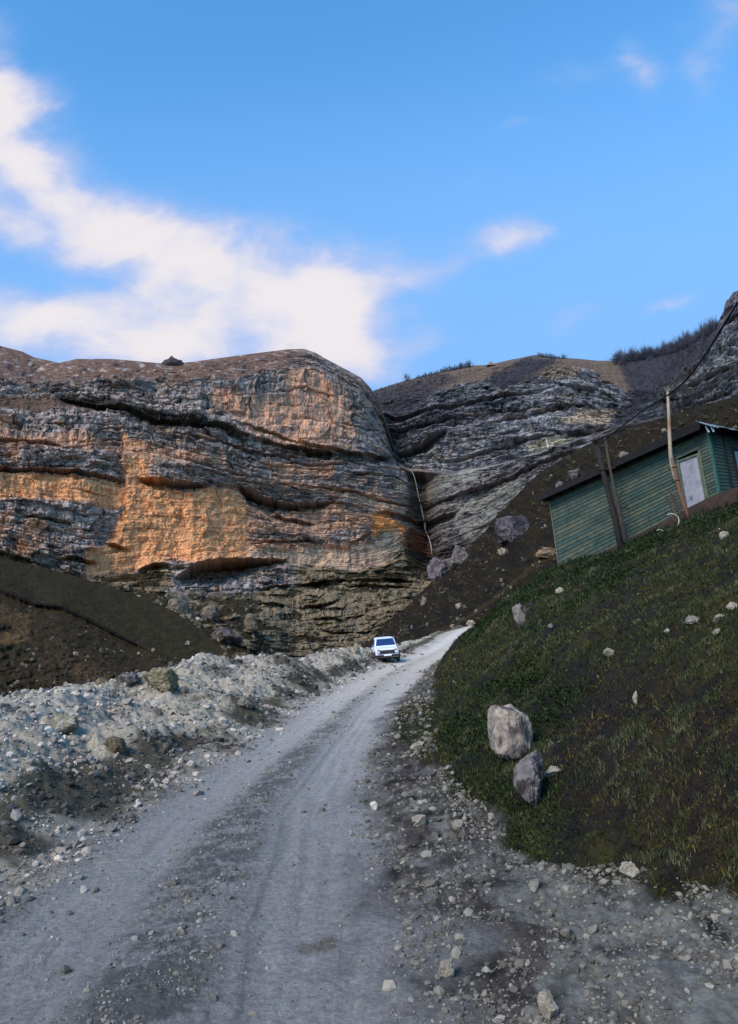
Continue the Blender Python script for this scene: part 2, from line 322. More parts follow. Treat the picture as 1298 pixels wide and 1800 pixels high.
mo = sum(poly_mask(X2, Y2, p, 7) for p in ORANGE); mb = sum(poly_mask(X2, Y2, p, 9) for p in BUFF); mp_ = sum(poly_mask(X2, Y2, p, 5) for p in PALE); my = sum(poly_mask(X2, Y2, p, 5) for p in YELL)
mo9 = poly_mask(X2, Y2, [(650, 905), (682, 905), (714, 925), (704, 942), (660, 946)], 4)
def rowof(k, g=gA): return np.interp(PX, [q[0] for q in g[k]], [q[1] for q in g[k]])
top_grass = (1 - ss(-4, 8, PY - rowof(1) + 10 * fbm(PX / 30, PY / 12, 70, 3))) * (1 - ss(500, 560, PX) * .75) * (1 - ss(640, 690, PX))
bench = poly_mask(X2, Y2, [(-300, 680), (0, 698), (120, 698), (200, 708), (230, 722), (150, 722), (0, 722), (-300, 700)], 5)
veg = poly_mask(X2, Y2, [(100, 698), (200, 706), (350, 740), (430, 765), (430, 775), (340, 760), (250, 745), (180, 722), (100, 712)], 5) + poly_mask(X2, Y2, [(480, 786), (600, 797), (700, 808), (690, 816), (580, 812), (480, 800)], 4)
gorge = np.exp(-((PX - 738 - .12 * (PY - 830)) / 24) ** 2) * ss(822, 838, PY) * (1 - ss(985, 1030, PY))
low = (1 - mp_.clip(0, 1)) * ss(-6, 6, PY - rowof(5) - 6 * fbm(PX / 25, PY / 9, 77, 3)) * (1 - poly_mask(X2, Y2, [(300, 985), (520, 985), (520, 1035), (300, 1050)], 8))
lowg = low * ss(-.1, .25, fbm(PX / 45, PY / 12, 81, 4) + .25 * (1 - ss(400, 520, PX)) - .25 * poly_mask(X2, Y2, [(450, 1050), (600, 1040), (720, 1035), (700, 1100), (640, 1125), (540, 1120), (470, 1090)], 10))
smooth = np.clip(mo + .4 * mb + .6 * mp_ + .6 * my, 0, 1)
rough = (1 - .8 * smooth) * (1 - .8 * np.clip(top_grass + bench, 0, 1)) * (1 - .5 * lowg)
off = strata(SX, TT, 100) * rough * 1.35
off += (blocks(SX, TT, 140, 8.5, 3.4, 2.3) + blocks(SX, TT, 144, 3.6, 1.7, 1.5) + blocks(SX, TT, 148, 1.7, .9, .8)) * (.12 + .88 * rough) + (blocks(SX, TT, 152, 8, 7, 1.3, .2) + blocks(SX, TT, 156, 2.6, 2.2, .5, .2)) * smooth * .7 + 4.0 * fbm(SX / 38, TT / 90, 158, 2)
off += ledges(PX, PY, LEDA, 2.5 * fbm(PX / 16, PY / 16, 85, 3)) * .9
off -= 13 * gorge
off += 1.6 * fbm(SX / 10, TT / 10, 90, 4) * (1 - .3 * smooth) + .9 * ridge(SX / 4, TT / 12, 95) * rough + .5 * fbm(SX / 2.2, TT / 1.3, 97, 3) * (.25 + rough)
off += 1.2 * np.abs(fbm(SX / 5.5, TT / 5, 99, 4)) * smooth
off += 2.0 * (ss(214, 221, X2) - ss(222, 300, PX) * .6) * poly_mask(PX, PY, [(60, 760), (300, 760), (300, 950), (60, 950)], 12)
off *= 1 - .95 * ss(0, 1, (PX > 0) * (1 - ss(2, 10, PY - rowof(0))))
gn = fbm(PX / 22, PY / 6, 110, 5); gm = fbm(PX / 90, PY / 35, 120, 3); bedtone = hsh(np.floor((TT + 1.5 * fbm(SX / 30, TT / 12, 101, 2)) / 2.6), 3)
base = np.array([.155, .152, .15]) * (1 + .9 * gn + .5 * gm + .5 * (bedtone - .5))[..., None]
base = np.clip(base, .035, .6)
tan_n = ss(.12, .45, fbm(PX / 40, PY / 9, 130, 4)) * .55
col = mixc(base, (.30, .225, .155), tan_n)
det = (1 + .35 * fbm(PX / 12, PY / 12, 140, 4))[..., None]
streak = ss(.0, .5, fbm(PX / 9, PY / 60, 150, 3))
col = col * (1 - mo[..., None].clip(0, 1)) + np.array([.56, .315, .150]) * det * mo[..., None].clip(0, 1)
col = col * (1 - mb[..., None].clip(0, 1) * .92) + np.array([.44, .285, .185]) * det * mb[..., None].clip(0, 1) * .92
col = mixc(col, (.60, .34, .14), mo9)
col = mixc(col, (.47, .37, .26), mp_ * .92)
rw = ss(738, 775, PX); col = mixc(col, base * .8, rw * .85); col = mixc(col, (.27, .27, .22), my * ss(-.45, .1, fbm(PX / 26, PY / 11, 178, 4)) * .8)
col = mixc(col, (.14, .115, .10), streak * np.clip(mo * .22 + mb * .3 + mp_ * .3, 0, 1))
blot = ss(.2, .45, fbm(PX / 22, PY / 22, 160, 4)) * (mb * .7 + mo * .18)
col = mixc(col, (.14, .125, .12), blot)
col = mixc(col, np.array([.24, .24, .20]), low * (1 - lowg) * .7)
col = mixc(col, (.034, .033, .022), lowg); col = mixc(col, (.085, .060, .048), np.clip(top_grass * 1.2, 0, 1) * ss(-.5, .1, fbm(PX / 16, PY / 5, 170, 4) + .1)); col = mixc(col, (.075, .055, .042), bench)
col = mixc(col, (.022, .024, .02), veg * .85)
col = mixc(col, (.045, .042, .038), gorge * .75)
col = mixc(col, (.04, .038, .036), ss(628, 655, PX) * (1 - ss(712, 722, PX)) * (1 - ss(4, 16, PY - rowof(0))) * .85)  # shade put into the colour along the sky-lit rim of the cliff nose
wet = poly_mask(X2, Y2, [(715, 828), (748, 830), (752, 885), (748, 910), (716, 905)], 4); col = mixc(col, (.05, .045, .038), wet * .9)
wet2 = poly_mask(X2, Y2, [(712, 926), (754, 926), (758, 965), (716, 968)], 4); col = mixc(col, (.13, .062, .04), wet2)
wet3 = poly_mask(X2, Y2, [(712, 968), (765, 965), (770, 1010), (720, 1020)], 6); col = mixc(col, (.045, .045, .036), wet3 * .9)
sb = poly_mask(X2, Y2, [(668, 930), (712, 950), (715, 985), (690, 1000), (675, 965)], 5); col = mixc(col, (.24, .25, .20), sb * .7)
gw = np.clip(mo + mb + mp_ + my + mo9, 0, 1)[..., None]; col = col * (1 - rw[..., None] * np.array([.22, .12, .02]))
col = col * (np.array([1.60, 1.30, 1.16]) * (1 - gw) + np.array([1.20, 1.0, .93]) * gw)
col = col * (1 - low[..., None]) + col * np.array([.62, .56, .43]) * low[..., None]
col = col * (1 + .22 * fbm(PX / 4, PY / 3, 175, 3))[..., None]
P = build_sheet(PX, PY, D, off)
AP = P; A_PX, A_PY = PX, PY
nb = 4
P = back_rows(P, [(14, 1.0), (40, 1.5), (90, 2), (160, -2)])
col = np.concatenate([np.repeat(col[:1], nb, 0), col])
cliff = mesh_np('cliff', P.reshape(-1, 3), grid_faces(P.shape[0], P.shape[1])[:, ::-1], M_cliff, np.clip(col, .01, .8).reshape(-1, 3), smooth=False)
tag(cliff, kind='structure')

# ---------------- upper right cliff and the ridge behind
pxB = col_samples(640, 1310, 720, x0=560)
gB = [
 [(560, 700, 380), (640, 696, 370), (660, 686, 360), (700, 673, 350), (740, 662, 345), (780, 652, 340), (830, 643, 335), (862, 641, 332), (900, 632, 330), (940, 624, 325), (965, 627, 322), (990, 629, 318), (1020, 631, 315), (1050, 634, 310), (1085, 634, 300), (1130, 630, 292), (1180, 620, 282), (1220, 603, 272), (1250, 585, 262), (1264, 574, 258), (1268, 556, 256), (1274, 548, 254), (1278, 530, 252), (1298, 510, 250), (1400, 470, 240), (1900, 300, 220)],
 [(560, 720, 345), (660, 706, 335), (760, 690, 322), (862, 668, 312), (920, 672, 305), (980, 645, 300), (1020, 650, 292), (1060, 668, 284), (1100, 690, 270), (1150, 690, 250), (1200, 660, 240), (1250, 620, 234), (1298, 580, 230), (1400, 540, 220), (1900, 400, 200)],
 [(560, 770, 335), (660, 740, 327), (700, 737, 322), (760, 718, 314), (850, 703, 304), (920, 690, 296), (980, 680, 290), (1050, 694, 277), (1110, 708, 262), (1150, 705, 245), (1200, 690, 234), (1298, 640, 222), (1400, 600, 212), (1900, 500, 190)],
 [(560, 800, 330), (660, 780, 322), (704, 798, 316), (770, 768, 306), (850, 765, 298), (950, 756, 284), (1000, 756, 276), (1043, 758, 268), (1090, 750, 258), (1150, 735, 240), (1200, 720, 228), (1298, 670, 214), (1900, 560, 185)],
 [(560, 850, 325), (660, 840, 318), (720, 845, 312), (800, 850, 300), (900, 830, 288), (960, 812, 276), (1060, 785, 262), (1150, 770, 235), (1298, 720, 205), (1900, 640, 178)]]
PX, PY, D, TT = sheet(gB, [140, 122, 108, 90, 72], pxB, [75, 90, 120, 110])
SX = PX * .24
X2 = PX + 8 * fbm(PX / 50, PY / 30, 250, 4); Y2 = PY + 6 * fbm(PX / 40, PY / 24, 260, 4)
LEDB = [[(664, 728, 5, 3), (700, 737, 9, 4), (760, 718, 8, 4), (850, 703, 7, 4), (920, 692, 7, 3), (960, 688, 6, 3)], [(690, 800, 8, 5), (715, 796, 16, 9), (745, 782, 18, 9), (775, 764, 12, 6), (800, 752, 6, 3)],
 [(690, 764, 6, 4), (740, 748, 9, 5), (800, 735, 7, 3)], [(820, 752, 5, 3), (900, 734, 7, 3.5), (980, 718, 7, 3.5), (1040, 716, 5, 3)], [(790, 812, 6, 3), (850, 796, 8, 4), (920, 775, 9, 5), (985, 760, 6, 3)],
 [(965, 752, 6, 4), (1000, 760, 11, 7), (1045, 760, 11, 7), (1095, 750, 6, 4)], [(920, 668, 4, 2), (980, 676, 5, 3), (1050, 690, 6, 3), (1100, 712, 5, 3)], [(985, 645, 4, 2), (1040, 665, 5, 3), (1090, 680, 5, 3)],
 [(800, 776, 4, 2), (860, 770, 6, 3), (930, 750, 5, 2)], [(1010, 700, 5, 3), (1060, 728, 5, 3), (1100, 735, 4, 2)], [(1190, 690, 6, 3), (1240, 672, 8, 4), (1298, 645, 8, 4)], [(1160, 730, 5, 3), (1230, 712, 7, 3), (1298, 690, 7, 3)]]
tg = (1 - ss(-3, 6, PY - rowof(1, gB) + 12 * fbm(PX / 25, PY / 9, 270, 3))) * (1 - ss(1235, 1262, PX))
scr = np.clip(poly_mask(X2, Y2, [(850, 672), (878, 655), (925, 630), (985, 626), (960, 650), (925, 672), (885, 688)], 7) + poly_mask(X2, Y2, [(1085, 632), (1180, 618), (1262, 572), (1268, 600), (1235, 640), (1190, 668), (1150, 700), (1110, 745), (1060, 785), (1040, 790), (1070, 745), (1110, 705), (1105, 680)], 9)
  + poly_mask(X2, Y2, [(640, 690), (700, 674), (790, 655), (800, 668), (760, 695), (740, 730), (690, 745)], 9) * .8, 0, 1)
tow = ss(1255, 1268, PX) * (1 - ss(575, 600, PY))
off = strata(SX, TT, 200) * 1.5 * (1 - .8 * np.clip(tg + scr, 0, 1)) + ledges(PX, PY, LEDB, 2 * fbm(PX / 14, PY / 14, 285, 3)) + 2.2 * fbm(SX / 11, TT / 9, 290, 4) + 1.2 * ridge(SX / 4.5, TT / 9, 295) + .7 * fbm(SX / 2.2, TT / 1.3, 297, 3)
off += (blocks(SX, TT, 240, 8, 3.2, 2.3) + blocks(SX, TT, 244, 3.4, 1.6, 1.5) + blocks(SX, TT, 248, 1.6, .9, .8)) * (1 - .85 * np.clip(tg + scr, 0, 1))
off += 3.0 * ridge(SX / 9, TT / 14, 298) * ss(1130, 1180, PX) + 1.6 * ridge(SX / 3, TT / 5, 299) * ss(1130, 1180, PX)
off *= 1 - .9 * (1 - ss(2, 9, PY - rowof(0, gB)))
gn = fbm(PX / 18, PY / 6, 310, 5); gm = fbm(PX / 70, PY / 25, 320, 3); bedtone = hsh(np.floor((TT + 1.5 * fbm(SX / 30, TT / 12, 201, 2)) / 2.8), 5)
base = np.clip(np.array([.150, .155, .172]) * (1 + 1.0 * gn + .5 * gm + .7 * (bedtone - .5))[..., None], .03, .5)
col = mixc(base, (.23, .185, .14), ss(.15, .5, fbm(PX / 35, PY / 9, 330, 4)) * .5)
dk = np.clip(poly_mask(X2, Y2, [(655, 700), (760, 680), (860, 690), (800, 740), (775, 790), (700, 805), (670, 760)], 14), 0, 1); col = mixc(col, (.07, .072, .085), dk * .6)
for p_, c_, w_ in (([(985, 736), (1030, 724), (1088, 728), (1062, 752), (1010, 752)], (.30, .25, .19), .8), ([(945, 655), (985, 642), (1020, 645), (1015, 668), (955, 672)], (.22, .18, .13), .7), ([(925, 790), (965, 768), (1045, 778), (1000, 800), (940, 815)], (.31, .30, .24), .8), ([(1240, 560), (1298, 530), (1298, 600), (1275, 620)], (.20, .175, .20), .6), ([(1160, 620), (1298, 600), (1298, 680), (1180, 700), (1130, 720)], (.19, .2, .2), .5)):
    m_ = poly_mask(X2, Y2, p_, 6) * w_; col = mixc(col, c_, m_ * (1 + .3 * gn))
col = mixc(col, (.088, .068, .056), np.clip(tg * 1.2, 0, 1)); col = mixc(col, (.026, .026, .034), scr * .93)
col = mixc(col, (.06, .058, .075), tow * .6) * np.array([1.36, 1.26, 1.18]) * (1 + .25 * fbm(PX / 4, PY / 3, 375, 3))[..., None]
P = build_sheet(PX, PY, D, off); BP = P; B_PX, B_PY = PX, PY
P = back_rows(P, [(10, 2), (40, 3), (120, -5)]); col = np.concatenate([np.repeat(col[:1], 3, 0), col])
tag(mesh_np('cliff', P.reshape(-1, 3), grid_faces(P.shape[0], P.shape[1])[:, ::-1], M_cliff, np.clip(col, .01, .8).reshape(-1, 3), smooth=False), kind='structure')

# ---------------- left meadow slope
pxC = col_samples(-30, 520, 520, x1=640)
gC = [[(-620, 850, 175), (-200, 930, 160), (0, 983, 150), (50, 993, 146), (100, 1004, 140), (170, 1024, 130), (240, 1046, 120), (300, 1072, 105), (350, 1104, 90), (385, 1134, 76), (405, 1152, 66), (440, 1180, 60), (640, 1230, 50)],
 [(-620, 960, 110), (-200, 1010, 105), (0, 1038, 102), (60, 1062, 98), (110, 1068, 95), (160, 1092, 90), (205, 1116, 84), (260, 1142, 76), (300, 1158, 72), (350, 1164, 70), (405, 1170, 62), (440, 1190, 58), (640, 1240, 48)],
 [(-620, 1330, 38), (0, 1268, 40), (200, 1222, 46), (300, 1200, 52), (405, 1196, 56), (440, 1205, 54), (640, 1250, 46)], [(-620, 1480, 34), (0, 1400, 36), (200, 1330, 42), (405, 1270, 50), (640, 1300, 44)]]
PX, PY, D, TT = sheet(gC, [30, 18, 4, -5], pxC, [110, 150, 20])
r1 = rowof(1, gC); cx_ = PY - r1 + 1.2 * fbm(PX / 22, PY * 0, 402, 3)
off = .9 * fbm(PX / 50, PY / 25, 400, 4) + .25 * fbm(PX / 8, PY / 4, 410, 4) - 3.0 * ss(-1, 2, cx_) * (1 - ss(4, 60, cx_)) * (1 - ss(230, 290, PX)) + .9 * fbm(PX / 20, PY / 8, 412, 3) * ss(0, 10, cx_)
X2 = PX + 8 * fbm(PX / 30, PY / 20, 420, 4); Y2 = PY + 5 * fbm(PX / 30, PY / 20, 430, 4)
off -= 1.5 * poly_mask(X2, Y2, [(-100, 1105), (10, 1104), (38, 1108), (30, 1120), (-100, 1118)], 4)
col = np.array([.048, .046, .032]) * (1 + .3 * fbm(PX / 20, PY / 8, 440, 4))[..., None] * np.ones(PX.shape + (1,))
col = mixc(col, (.075, .058, .042), ss(-1, 6, cx_) * (.45 + .5 * fbm(PX / 25, PY / 18, 450, 4)))
col = mixc(col, (.17, .125, .08), poly_mask(X2, Y2, [(-60, 1062), (0, 1060), (60, 1080), (50, 1125), (42, 1130), (20, 1095), (-60, 1085)], 7) * .75)
col = mixc(col, (.20, .145, .09), poly_mask(X2, Y2, [(-60, 1112), (30, 1113), (46, 1126), (30, 1132), (-60, 1126)], 3) * .9)
col = mixc(col, (.13, .10, .075), poly_mask(X2, Y2, [(100, 1150), (160, 1165), (220, 1200), (160, 1200), (110, 1180)], 8) * .5)
def stroke(X, Y, pts, w):
    m = np.zeros(X.shape)
    for (ax, ay), (bx, by) in zip(pts[:-1], pts[1:]):
        ex, ey = bx - ax, by - ay; t = np.clip(((X - ax) * ex + (Y - ay) * ey) / (ex * ex + ey * ey), 0, 1)
        m = np.maximum(m, 1 - ss(w * .6, w * 1.3, np.hypot(X - ax - t * ex, Y - ay - t * ey)))
    return m
col = mixc(col, (.24, .22, .17), stroke(PX + .3 * (X2 - PX), PY + .3 * (Y2 - PY), [(240, 1195), (300, 1184), (325, 1172), (338, 1164), (370, 1158), (392, 1153), (400, 1144)], 2.2) * .8)
col = mixc(col, (.018, .018, .015), stroke(PX, PY + 1.2 * fbm(PX / 22, PY * 0, 402, 3), [(-80, 1022), (0, 1037), (60, 1061), (110, 1067), (160, 1090), (205, 1114), (240, 1132)], 2.6) * .9)  # shadow of the gully edge, painted as a thin dark line
col = col * np.array([.61, .48, .335]) * (1 + .12 * fbm(PX / 3, PY / 2, 461, 3))[..., None]
P = build_sheet(PX, PY, D, off); CP = P; C_PX, C_PY = PX, PY
P = back_rows(P, [(6, -1.5), (30, -10)]); col = np.concatenate([np.repeat(col[:1], 2, 0), col])
tag(mesh_np('hillside', P.reshape(-1, 3), grid_faces(P.shape[0], P.shape[1])[:, ::-1], M_hill, np.clip(col, .008, .8).reshape(-1, 3)), kind='structure')

# ---------------- right hillside beyond the road
pxD = col_samples(540, 1310, 640, x0=480)
gD = [[(480, 1180, 120), (600, 1156, 140), (640, 1140, 170), (655, 1122, 188), (690, 1085, 190), (720, 1062, 190), (760, 1022, 188), (790, 1004, 185), (820, 968, 182), (850, 938, 180), (875, 905, 178), (900, 880, 175), (930, 848, 172), (960, 824, 170), (1000, 800, 170), (1060, 770, 170), (1120, 748, 165), (1200, 722, 158), (1298, 695, 150), (1900, 480, 130)],
 [(480, 1190, 100), (640, 1158, 110), (700, 1120, 118), (760, 1080, 122), (830, 1020, 125), (900, 970, 126), (960, 930, 126), (1060, 880, 124), (1298, 800, 112), (1900, 600, 100)],
 [(480, 1215, 72), (640, 1172, 66), (700, 1152, 72), (760, 1141, 78), (800, 1124, 82), (830, 1107, 86), (900, 1080, 88), (1000, 1040, 88), (1298, 930, 80), (1900, 740, 76)],
 [(480, 1300, 60), (640, 1250, 60), (760, 1230, 64), (900, 1200, 68), (1298, 1100, 66), (1900, 900, 60)]]
PX, PY, D, TT = sheet(gD, [60, 30, 6, 0], pxD, [170, 150, 14])
off = 1.6 * fbm(PX / 60, PY / 40, 500, 4) + .7 * fbm(PX / 14, PY / 8, 510, 4) + .3 * np.abs(fbm(PX / 5, PY / 3, 515, 3))
off *= .3 + .7 * ss(0, 14, PY - rowof(0, gD))
X2 = PX + 8 * fbm(PX / 30, PY / 20, 520, 4); Y2 = PY + 5 * fbm(PX / 30, PY / 20, 530, 4)
n1 = fbm((PX + PY * .8) / 34, (PY - PX * .5) / 9, 540, 4)
col = np.array([.066, .053, .038]) * (1 + .5 * n1 + .3 * fbm(PX / 6, PY / 5, 545, 3))[..., None]
col = mixc(col, (.035, .032, .022), ss(.1, .5, fbm(PX / 40, PY / 30, 550, 3)) * .7)
col = mixc(col, (.16, .13, .095), stroke(X2, Y2, [(720, 1135), (760, 1120), (800, 1098), (860, 1060), (930, 1000), (975, 975)], 4) * .5)
col = mixc(col, (.19, .15, .12), poly_mask(X2, Y2, [(715, 1128), (745, 1122), (765, 1128), (745, 1145), (715, 1145)], 4) * .6)
rk = ss(.25, .4, fbm(PX / 16, PY / 10, 560, 4)) * (1 - ss(60, 110, PY - rowof(0, gD))); col = mixc(col, (.15, .145, .15), rk * .6); off += rk * .9
col = col * np.array([.30, .27, .18]) * (1 + .35 * fbm(PX / 3, PY / 2, 561, 3))[..., None]
P = build_sheet(PX, PY, D, off); DP = P; D_PX, D_PY = PX, PY
P = back_rows(P, [(6, -1), (30, -8)]); col = np.concatenate([np.repeat(col[:1], 2, 0), col])
tag(mesh_np('hillside', P.reshape(-1, 3), grid_faces(P.shape[0], P.shape[1])[:, ::-1], M_hill, np.clip(col, .008, .8).reshape(-1, 3)), kind='structure')
def on(sheetP, SPX, SPY, px, py):
    i = np.argmin((SPX - px) ** 2 + (SPY - py) ** 2); return Vector(sheetP.reshape(-1, 3)[i])

# ------------------------------------------------------------------ near ground: road, rubble bank on the left, grassy bank on the right
#       y: far-left, gully, back, crest-, crest, face, road-left, road-right, toe, b1, b2, b3, b4, b5, far-right
ST = {
 -60: [(-150, -9), (-24, -3), (-15, -1), (-9, -.5), (-7, -.8), (-5, -1.8), (-3.9, -2.5), (.1, -2.5), (6, -2.2), (7, -1.2), (9, 0), (12, 1.5), (16, 4), (22, 7), (150, 30)],
 0: [(-150, -3), (-23, -.8), (-15, 1.0), (-10, 1.3), (-7.5, 1.0), (-5.6, .6), (-3.95, 0), (.25, 0), (4.4, .15), (5.2, .8), (7, 1.7), (10, 3.2), (13, 4.6), (18, 7), (150, 30)],
 4: [(-150, -3), (-23, -.6), (-15, 1.2), (-10, 1.6), (-7.4, 1.25), (-5.5, .75), (-3.95, .27), (.15, .27), (3.6, .20), (4.3, .55), (6, 1.6), (8.5, 3), (11, 4.3), (16, 7), (150, 30)],
 8: [(-150, -3), (-23, -.4), (-15, 1.4), (-10.5, 1.9), (-7.4, 1.6), (-5.3, 1.05), (-3.95, .54), (-.28, .54), (1.35, .54), (2.0, .9), (3.5, 1.75), (6, 3.0), (9, 4.6), (14, 7), (150, 30)],
 14: [(-150, -2.5), (-22, 0), (-15, 1.5), (-10.5, 2.2), (-7.2, 2.15), (-5, 1.5), (-3.6, .94), (-.41, .94), (.8, 1.05), (1.5, 1.6), (3.5, 2.5), (6.2, 3.7), (9, 5), (14, 7.4), (150, 30)],
 24: [(-150, -2), (-22, .2), (-14.5, 1.9), (-11.7, 2.45), (-7, 2.9), (-4.2, 2.3), (-2.85, 1.6), (.4, 1.6), (1.45, 1.75), (2.3, 2.5), (4.5, 3.65), (7.5, 4.9), (11, 6.3), (15, 7.9), (150, 30)],
 33: [(-150, -1), (-21, .5), (-12, 1.6), (-8.5, 3.1), (-6.2, 3.8), (-3.6, 3.1), (-2.2, 2.22), (1.6, 2.22), (2.1, 2.35), (2.9, 3.2), (5.4, 4.75), (9, 6.3), (12.5, 7.25), (15.6, 8.1), (150, 34)],
 40: [(-150, 0), (-20, .8), (-10, 1.8), (-6.2, 3.1), (-4.2, 3.5), (-2.5, 3.15), (-1.4, 2.68), (2.5, 2.68), (3.1, 2.9), (4.1, 4.0), (6.8, 5.85), (9.6, 7.05), (12.5, 7.45), (17, 8.2), (150, 32)],
 48: [(-150, 1), (-20, 1), (-9, 2), (-4.5, 3.9), (-2.5, 4.3), (-1.1, 3.8), (-.35, 3.22), (3.8, 3.22), (4.8, 3.35), (5.8, 4.1), (8, 5.6), (11, 7), (14, 7.8), (18, 8.6), (150, 30)],
 60: [(-150, 1), (-20, 1), (-9, 2), (-4, 3.6), (-1.5, 4.45), (1, 4.45), (2.3, 4.1), (6.2, 4.1), (7.5, 4.25), (8.6, 4.8), (11, 5.9), (14, 6.8), (18, 7.4), (24, 8), (150, 24)],
 78: [(-150, 2), (-20, 2), (-9, 3), (-2, 4.2), (2, 5.4), (5.2, 6.3), (7, 6.62), (11.6, 6.62), (13, 6.7), (15, 7), (18, 7.3), (22, 7.5), (26, 7.8), (32, 8), (150, 20)],
 100: [(-150, 2), (-20, 2), (-9, 3), (0, 4.2), (6, 6), (12, 8), (14, 8.6), (19, 8.6), (21, 8.6), (23, 8.7), (26, 8.8), (30, 9), (34, 9), (40, 9), (150, 15)],
 135: [(-150, 2), (-20, 2), (-9, 3), (4, 4), (16, 6), (24, 8), (27, 9), (32, 9), (34, 9), (36, 9), (38, 9), (42, 9), (46, 9), (52, 9), (150, 12)],
 420: [(-150, 0), (-20, 0), (-9, 0), (4, 0), (16, 0), (24, 0), (27, 0), (32, 0), (34, 0), (36, 0), (38, 0), (42, 0), (46, 0), (52, 0), (150, 0)]}
_ys = np.array(sorted(ST)); _X = np.array([[p[0] for p in ST[y]] for y in _ys], float); _Z = np.array([[p[1] for p in ST[y]] for y in _ys], float)
# finer, smoothed road edges
_fy = np.array([-60, 0, 4, 6, 8, 10.3, 13.3, 18.8, 27, 36, 41, 46, 51, 60, 78, 100, 135, 420]); _rl = np.array([-3.9, -4, -4, -4, -3.98, -3.92, -3.63, -3.1, -2.67, -1.95, -1.3, -.59, .3, 2.3, 7, 14, 27, 27])
_gy = np.array([-60, 0, 4.8, 6.4, 8.65, 10.9, 14.1, 20, 27, 33, 40.7, 48, 60, 78, 100, 135, 420]); _rr = np.array([.1, .2, .1, -.05, -.32, -.44, -.41, 0, .83, 1.6, 2.55, 3.8, 6.2, 11.6, 19, 32, 32])
_ty = np.array([-60, 0, 4, 6.3, 7.3, 8.4, 9.7, 12.5, 17, 21.6, 33, 40, 48, 60, 78, 100, 135, 420]); _tx = np.array([6, 4.6, 3.1, 2.12, 1.45, 1.05, .92, .70, .95, 1.33, 2.15, 3.1, 4.8, 7.5, 13, 21, 34, 34])
def near_uz(x, y):
    x = np.asarray(x, float); y = np.asarray(y, float)
    n = _X.shape[1]
    xs = [np.interp(y, _ys, _X[:, i]) for i in range(n)]; zs = [np.interp(y, _ys, _Z[:, i]) for i in range(n)]
    xs[6] = np.interp(y, _fy, _rl); xs[7] = np.interp(y, _gy, _rr); xs[8] = np.interp(y, _ty, _tx)
    for i in (5, 4, 3): xs[i] = np.minimum(xs[i], xs[i + 1] - .3)
    for i in (9, 10, 11): xs[i] = np.maximum(xs[i], xs[i - 1] + .3)
    u = np.zeros(x.shape); z = zs[0].copy() * np.ones(x.shape)
    for i in range(n - 1):
        t = np.clip((x - xs[i]) / np.maximum(xs[i + 1] - xs[i], .05), 0, 1)
        u += t
        z += (zs[i + 1] - zs[i]) * t
    return u, z
def near_h(x, y, full=False):
    """height of the near ground, with its lumps, ruts and gravel"""
    # smooth the creases by averaging a small cross
    u, z = near_uz(x, y)
    s = .10 + .012 * np.abs(y)
    _, za = near_uz(x - s, y); _, zb = near_uz(x + s, y); _, zc = near_uz(x, y - s * 2.5); _, zd = near_uz(x, y + s * 2.5)
    z = (z * 2 + za + zb + zc + zd) / 6
    jag = .35 * fbm(x / 1.1, y / 1.6, 600, 4)
    ue = u + jag * .8
    berm = ss(2.0, 3.4, ue) * (1 - ss(5.35, 6.15, ue))
    road = ss(5.8, 6.3, ue) * (1 - ss(6.85, 7.15, ue))
    bank = ss(7.7, 8.3, ue)
    verge = ss(6.9, 7.2, ue) * (1 - ss(7.8, 8.15, ue))
    z = z + berm * (.46 * fbm(x / 2.6, y / 3.2, 610, 3) + -.0 + .22 * np.abs(fbm(x / .9, y / 1.1, 620, 3)) + .08 * fbm(x / .28, y / .28, 630, 3))
    z = z + bank * (.30 * fbm(x / 2.4, y / 2.4, 640, 3) + .15 * fbm(x / .7, y / .8, 650, 3) + .035 * fbm(x / .16, y / .16, 655, 2))
    z = z + verge * (.03 * np.abs(fbm(x / .3, y / .3, 662, 3)) + .07 * fbm(x / .8, y / .9, 660, 3) + .035 * np.abs(fbm(x / .16, y / .16, 665, 3)))
    lip = np.exp(-((ue - 8.0) / .12) ** 2) * ss(3, 6, y) * (1 - ss(16, 24, y)); z = z + lip * .03
    v = u - 6            # 0..1 across the road
    w = v + .03 * fbm(x / 2, y / 4, 670, 2)
    rut = np.exp(-((w - .32) / .13) ** 4) + np.exp(-((w - .82) / .14) ** 4)
    rg = (1 - rut).clip(0, 1)
    z = z + road * (-.045 * rut + .012 * fbm(x / .5, y / .9, 680, 3) + rg * .022 * np.abs(fbm(x / .12, y / .14, 685, 3)) + .004 * fbm(x / .05, y / .08, 688, 2) + .008 * np.sin(w * 90) * rut * (fbm(x / .5, y / 2.5, 689, 2) > 0))
    if full: return z, u, ue, berm, road, bank, verge, rut, w
    return z
rr = [.3, .9, 1.7]; r_ = 2.4
while r_ < 135: rr.append(r_); r_ *= 1.0056
rr += [150, 180, 230, 300]
th = np.radians(np.concatenate([np.arange(-180, -60, 4), np.arange(-60, -30, .8), np.arange(-30, 30, .066), np.arange(30, 60, .8), np.arange(60, 180.1, 4)]))
Rg, Th = np.meshgrid(np.array(rr), th, indexing='ij')
x = Rg * np.sin(Th); y = Rg * np.cos(Th)
z, u, ue, berm, road, bank, verge, rut, w = near_h(x, y, True)
qx, qy = proj(np.stack([x, y, z], -1)); fr_ = (y > 2)
qx = np.where(fr_, qx, -9e3); qy = np.where(fr_, qy, -9e3)
n0 = fbm(x / 1.6, y / 1.6, 700, 4); n2 = fbm(x / .35, y / .35, 710, 4); n3 = fbm(x / .09, y / .09, 720, 3); n4 = fbm(x / 5, y / 5, 730, 3)
one = np.ones(x.shape + (1,))
cRub = np.array([.345, .36, .335]) * (1 + .45 * n2 + .30 * n3 + .1 * n0)[..., None]
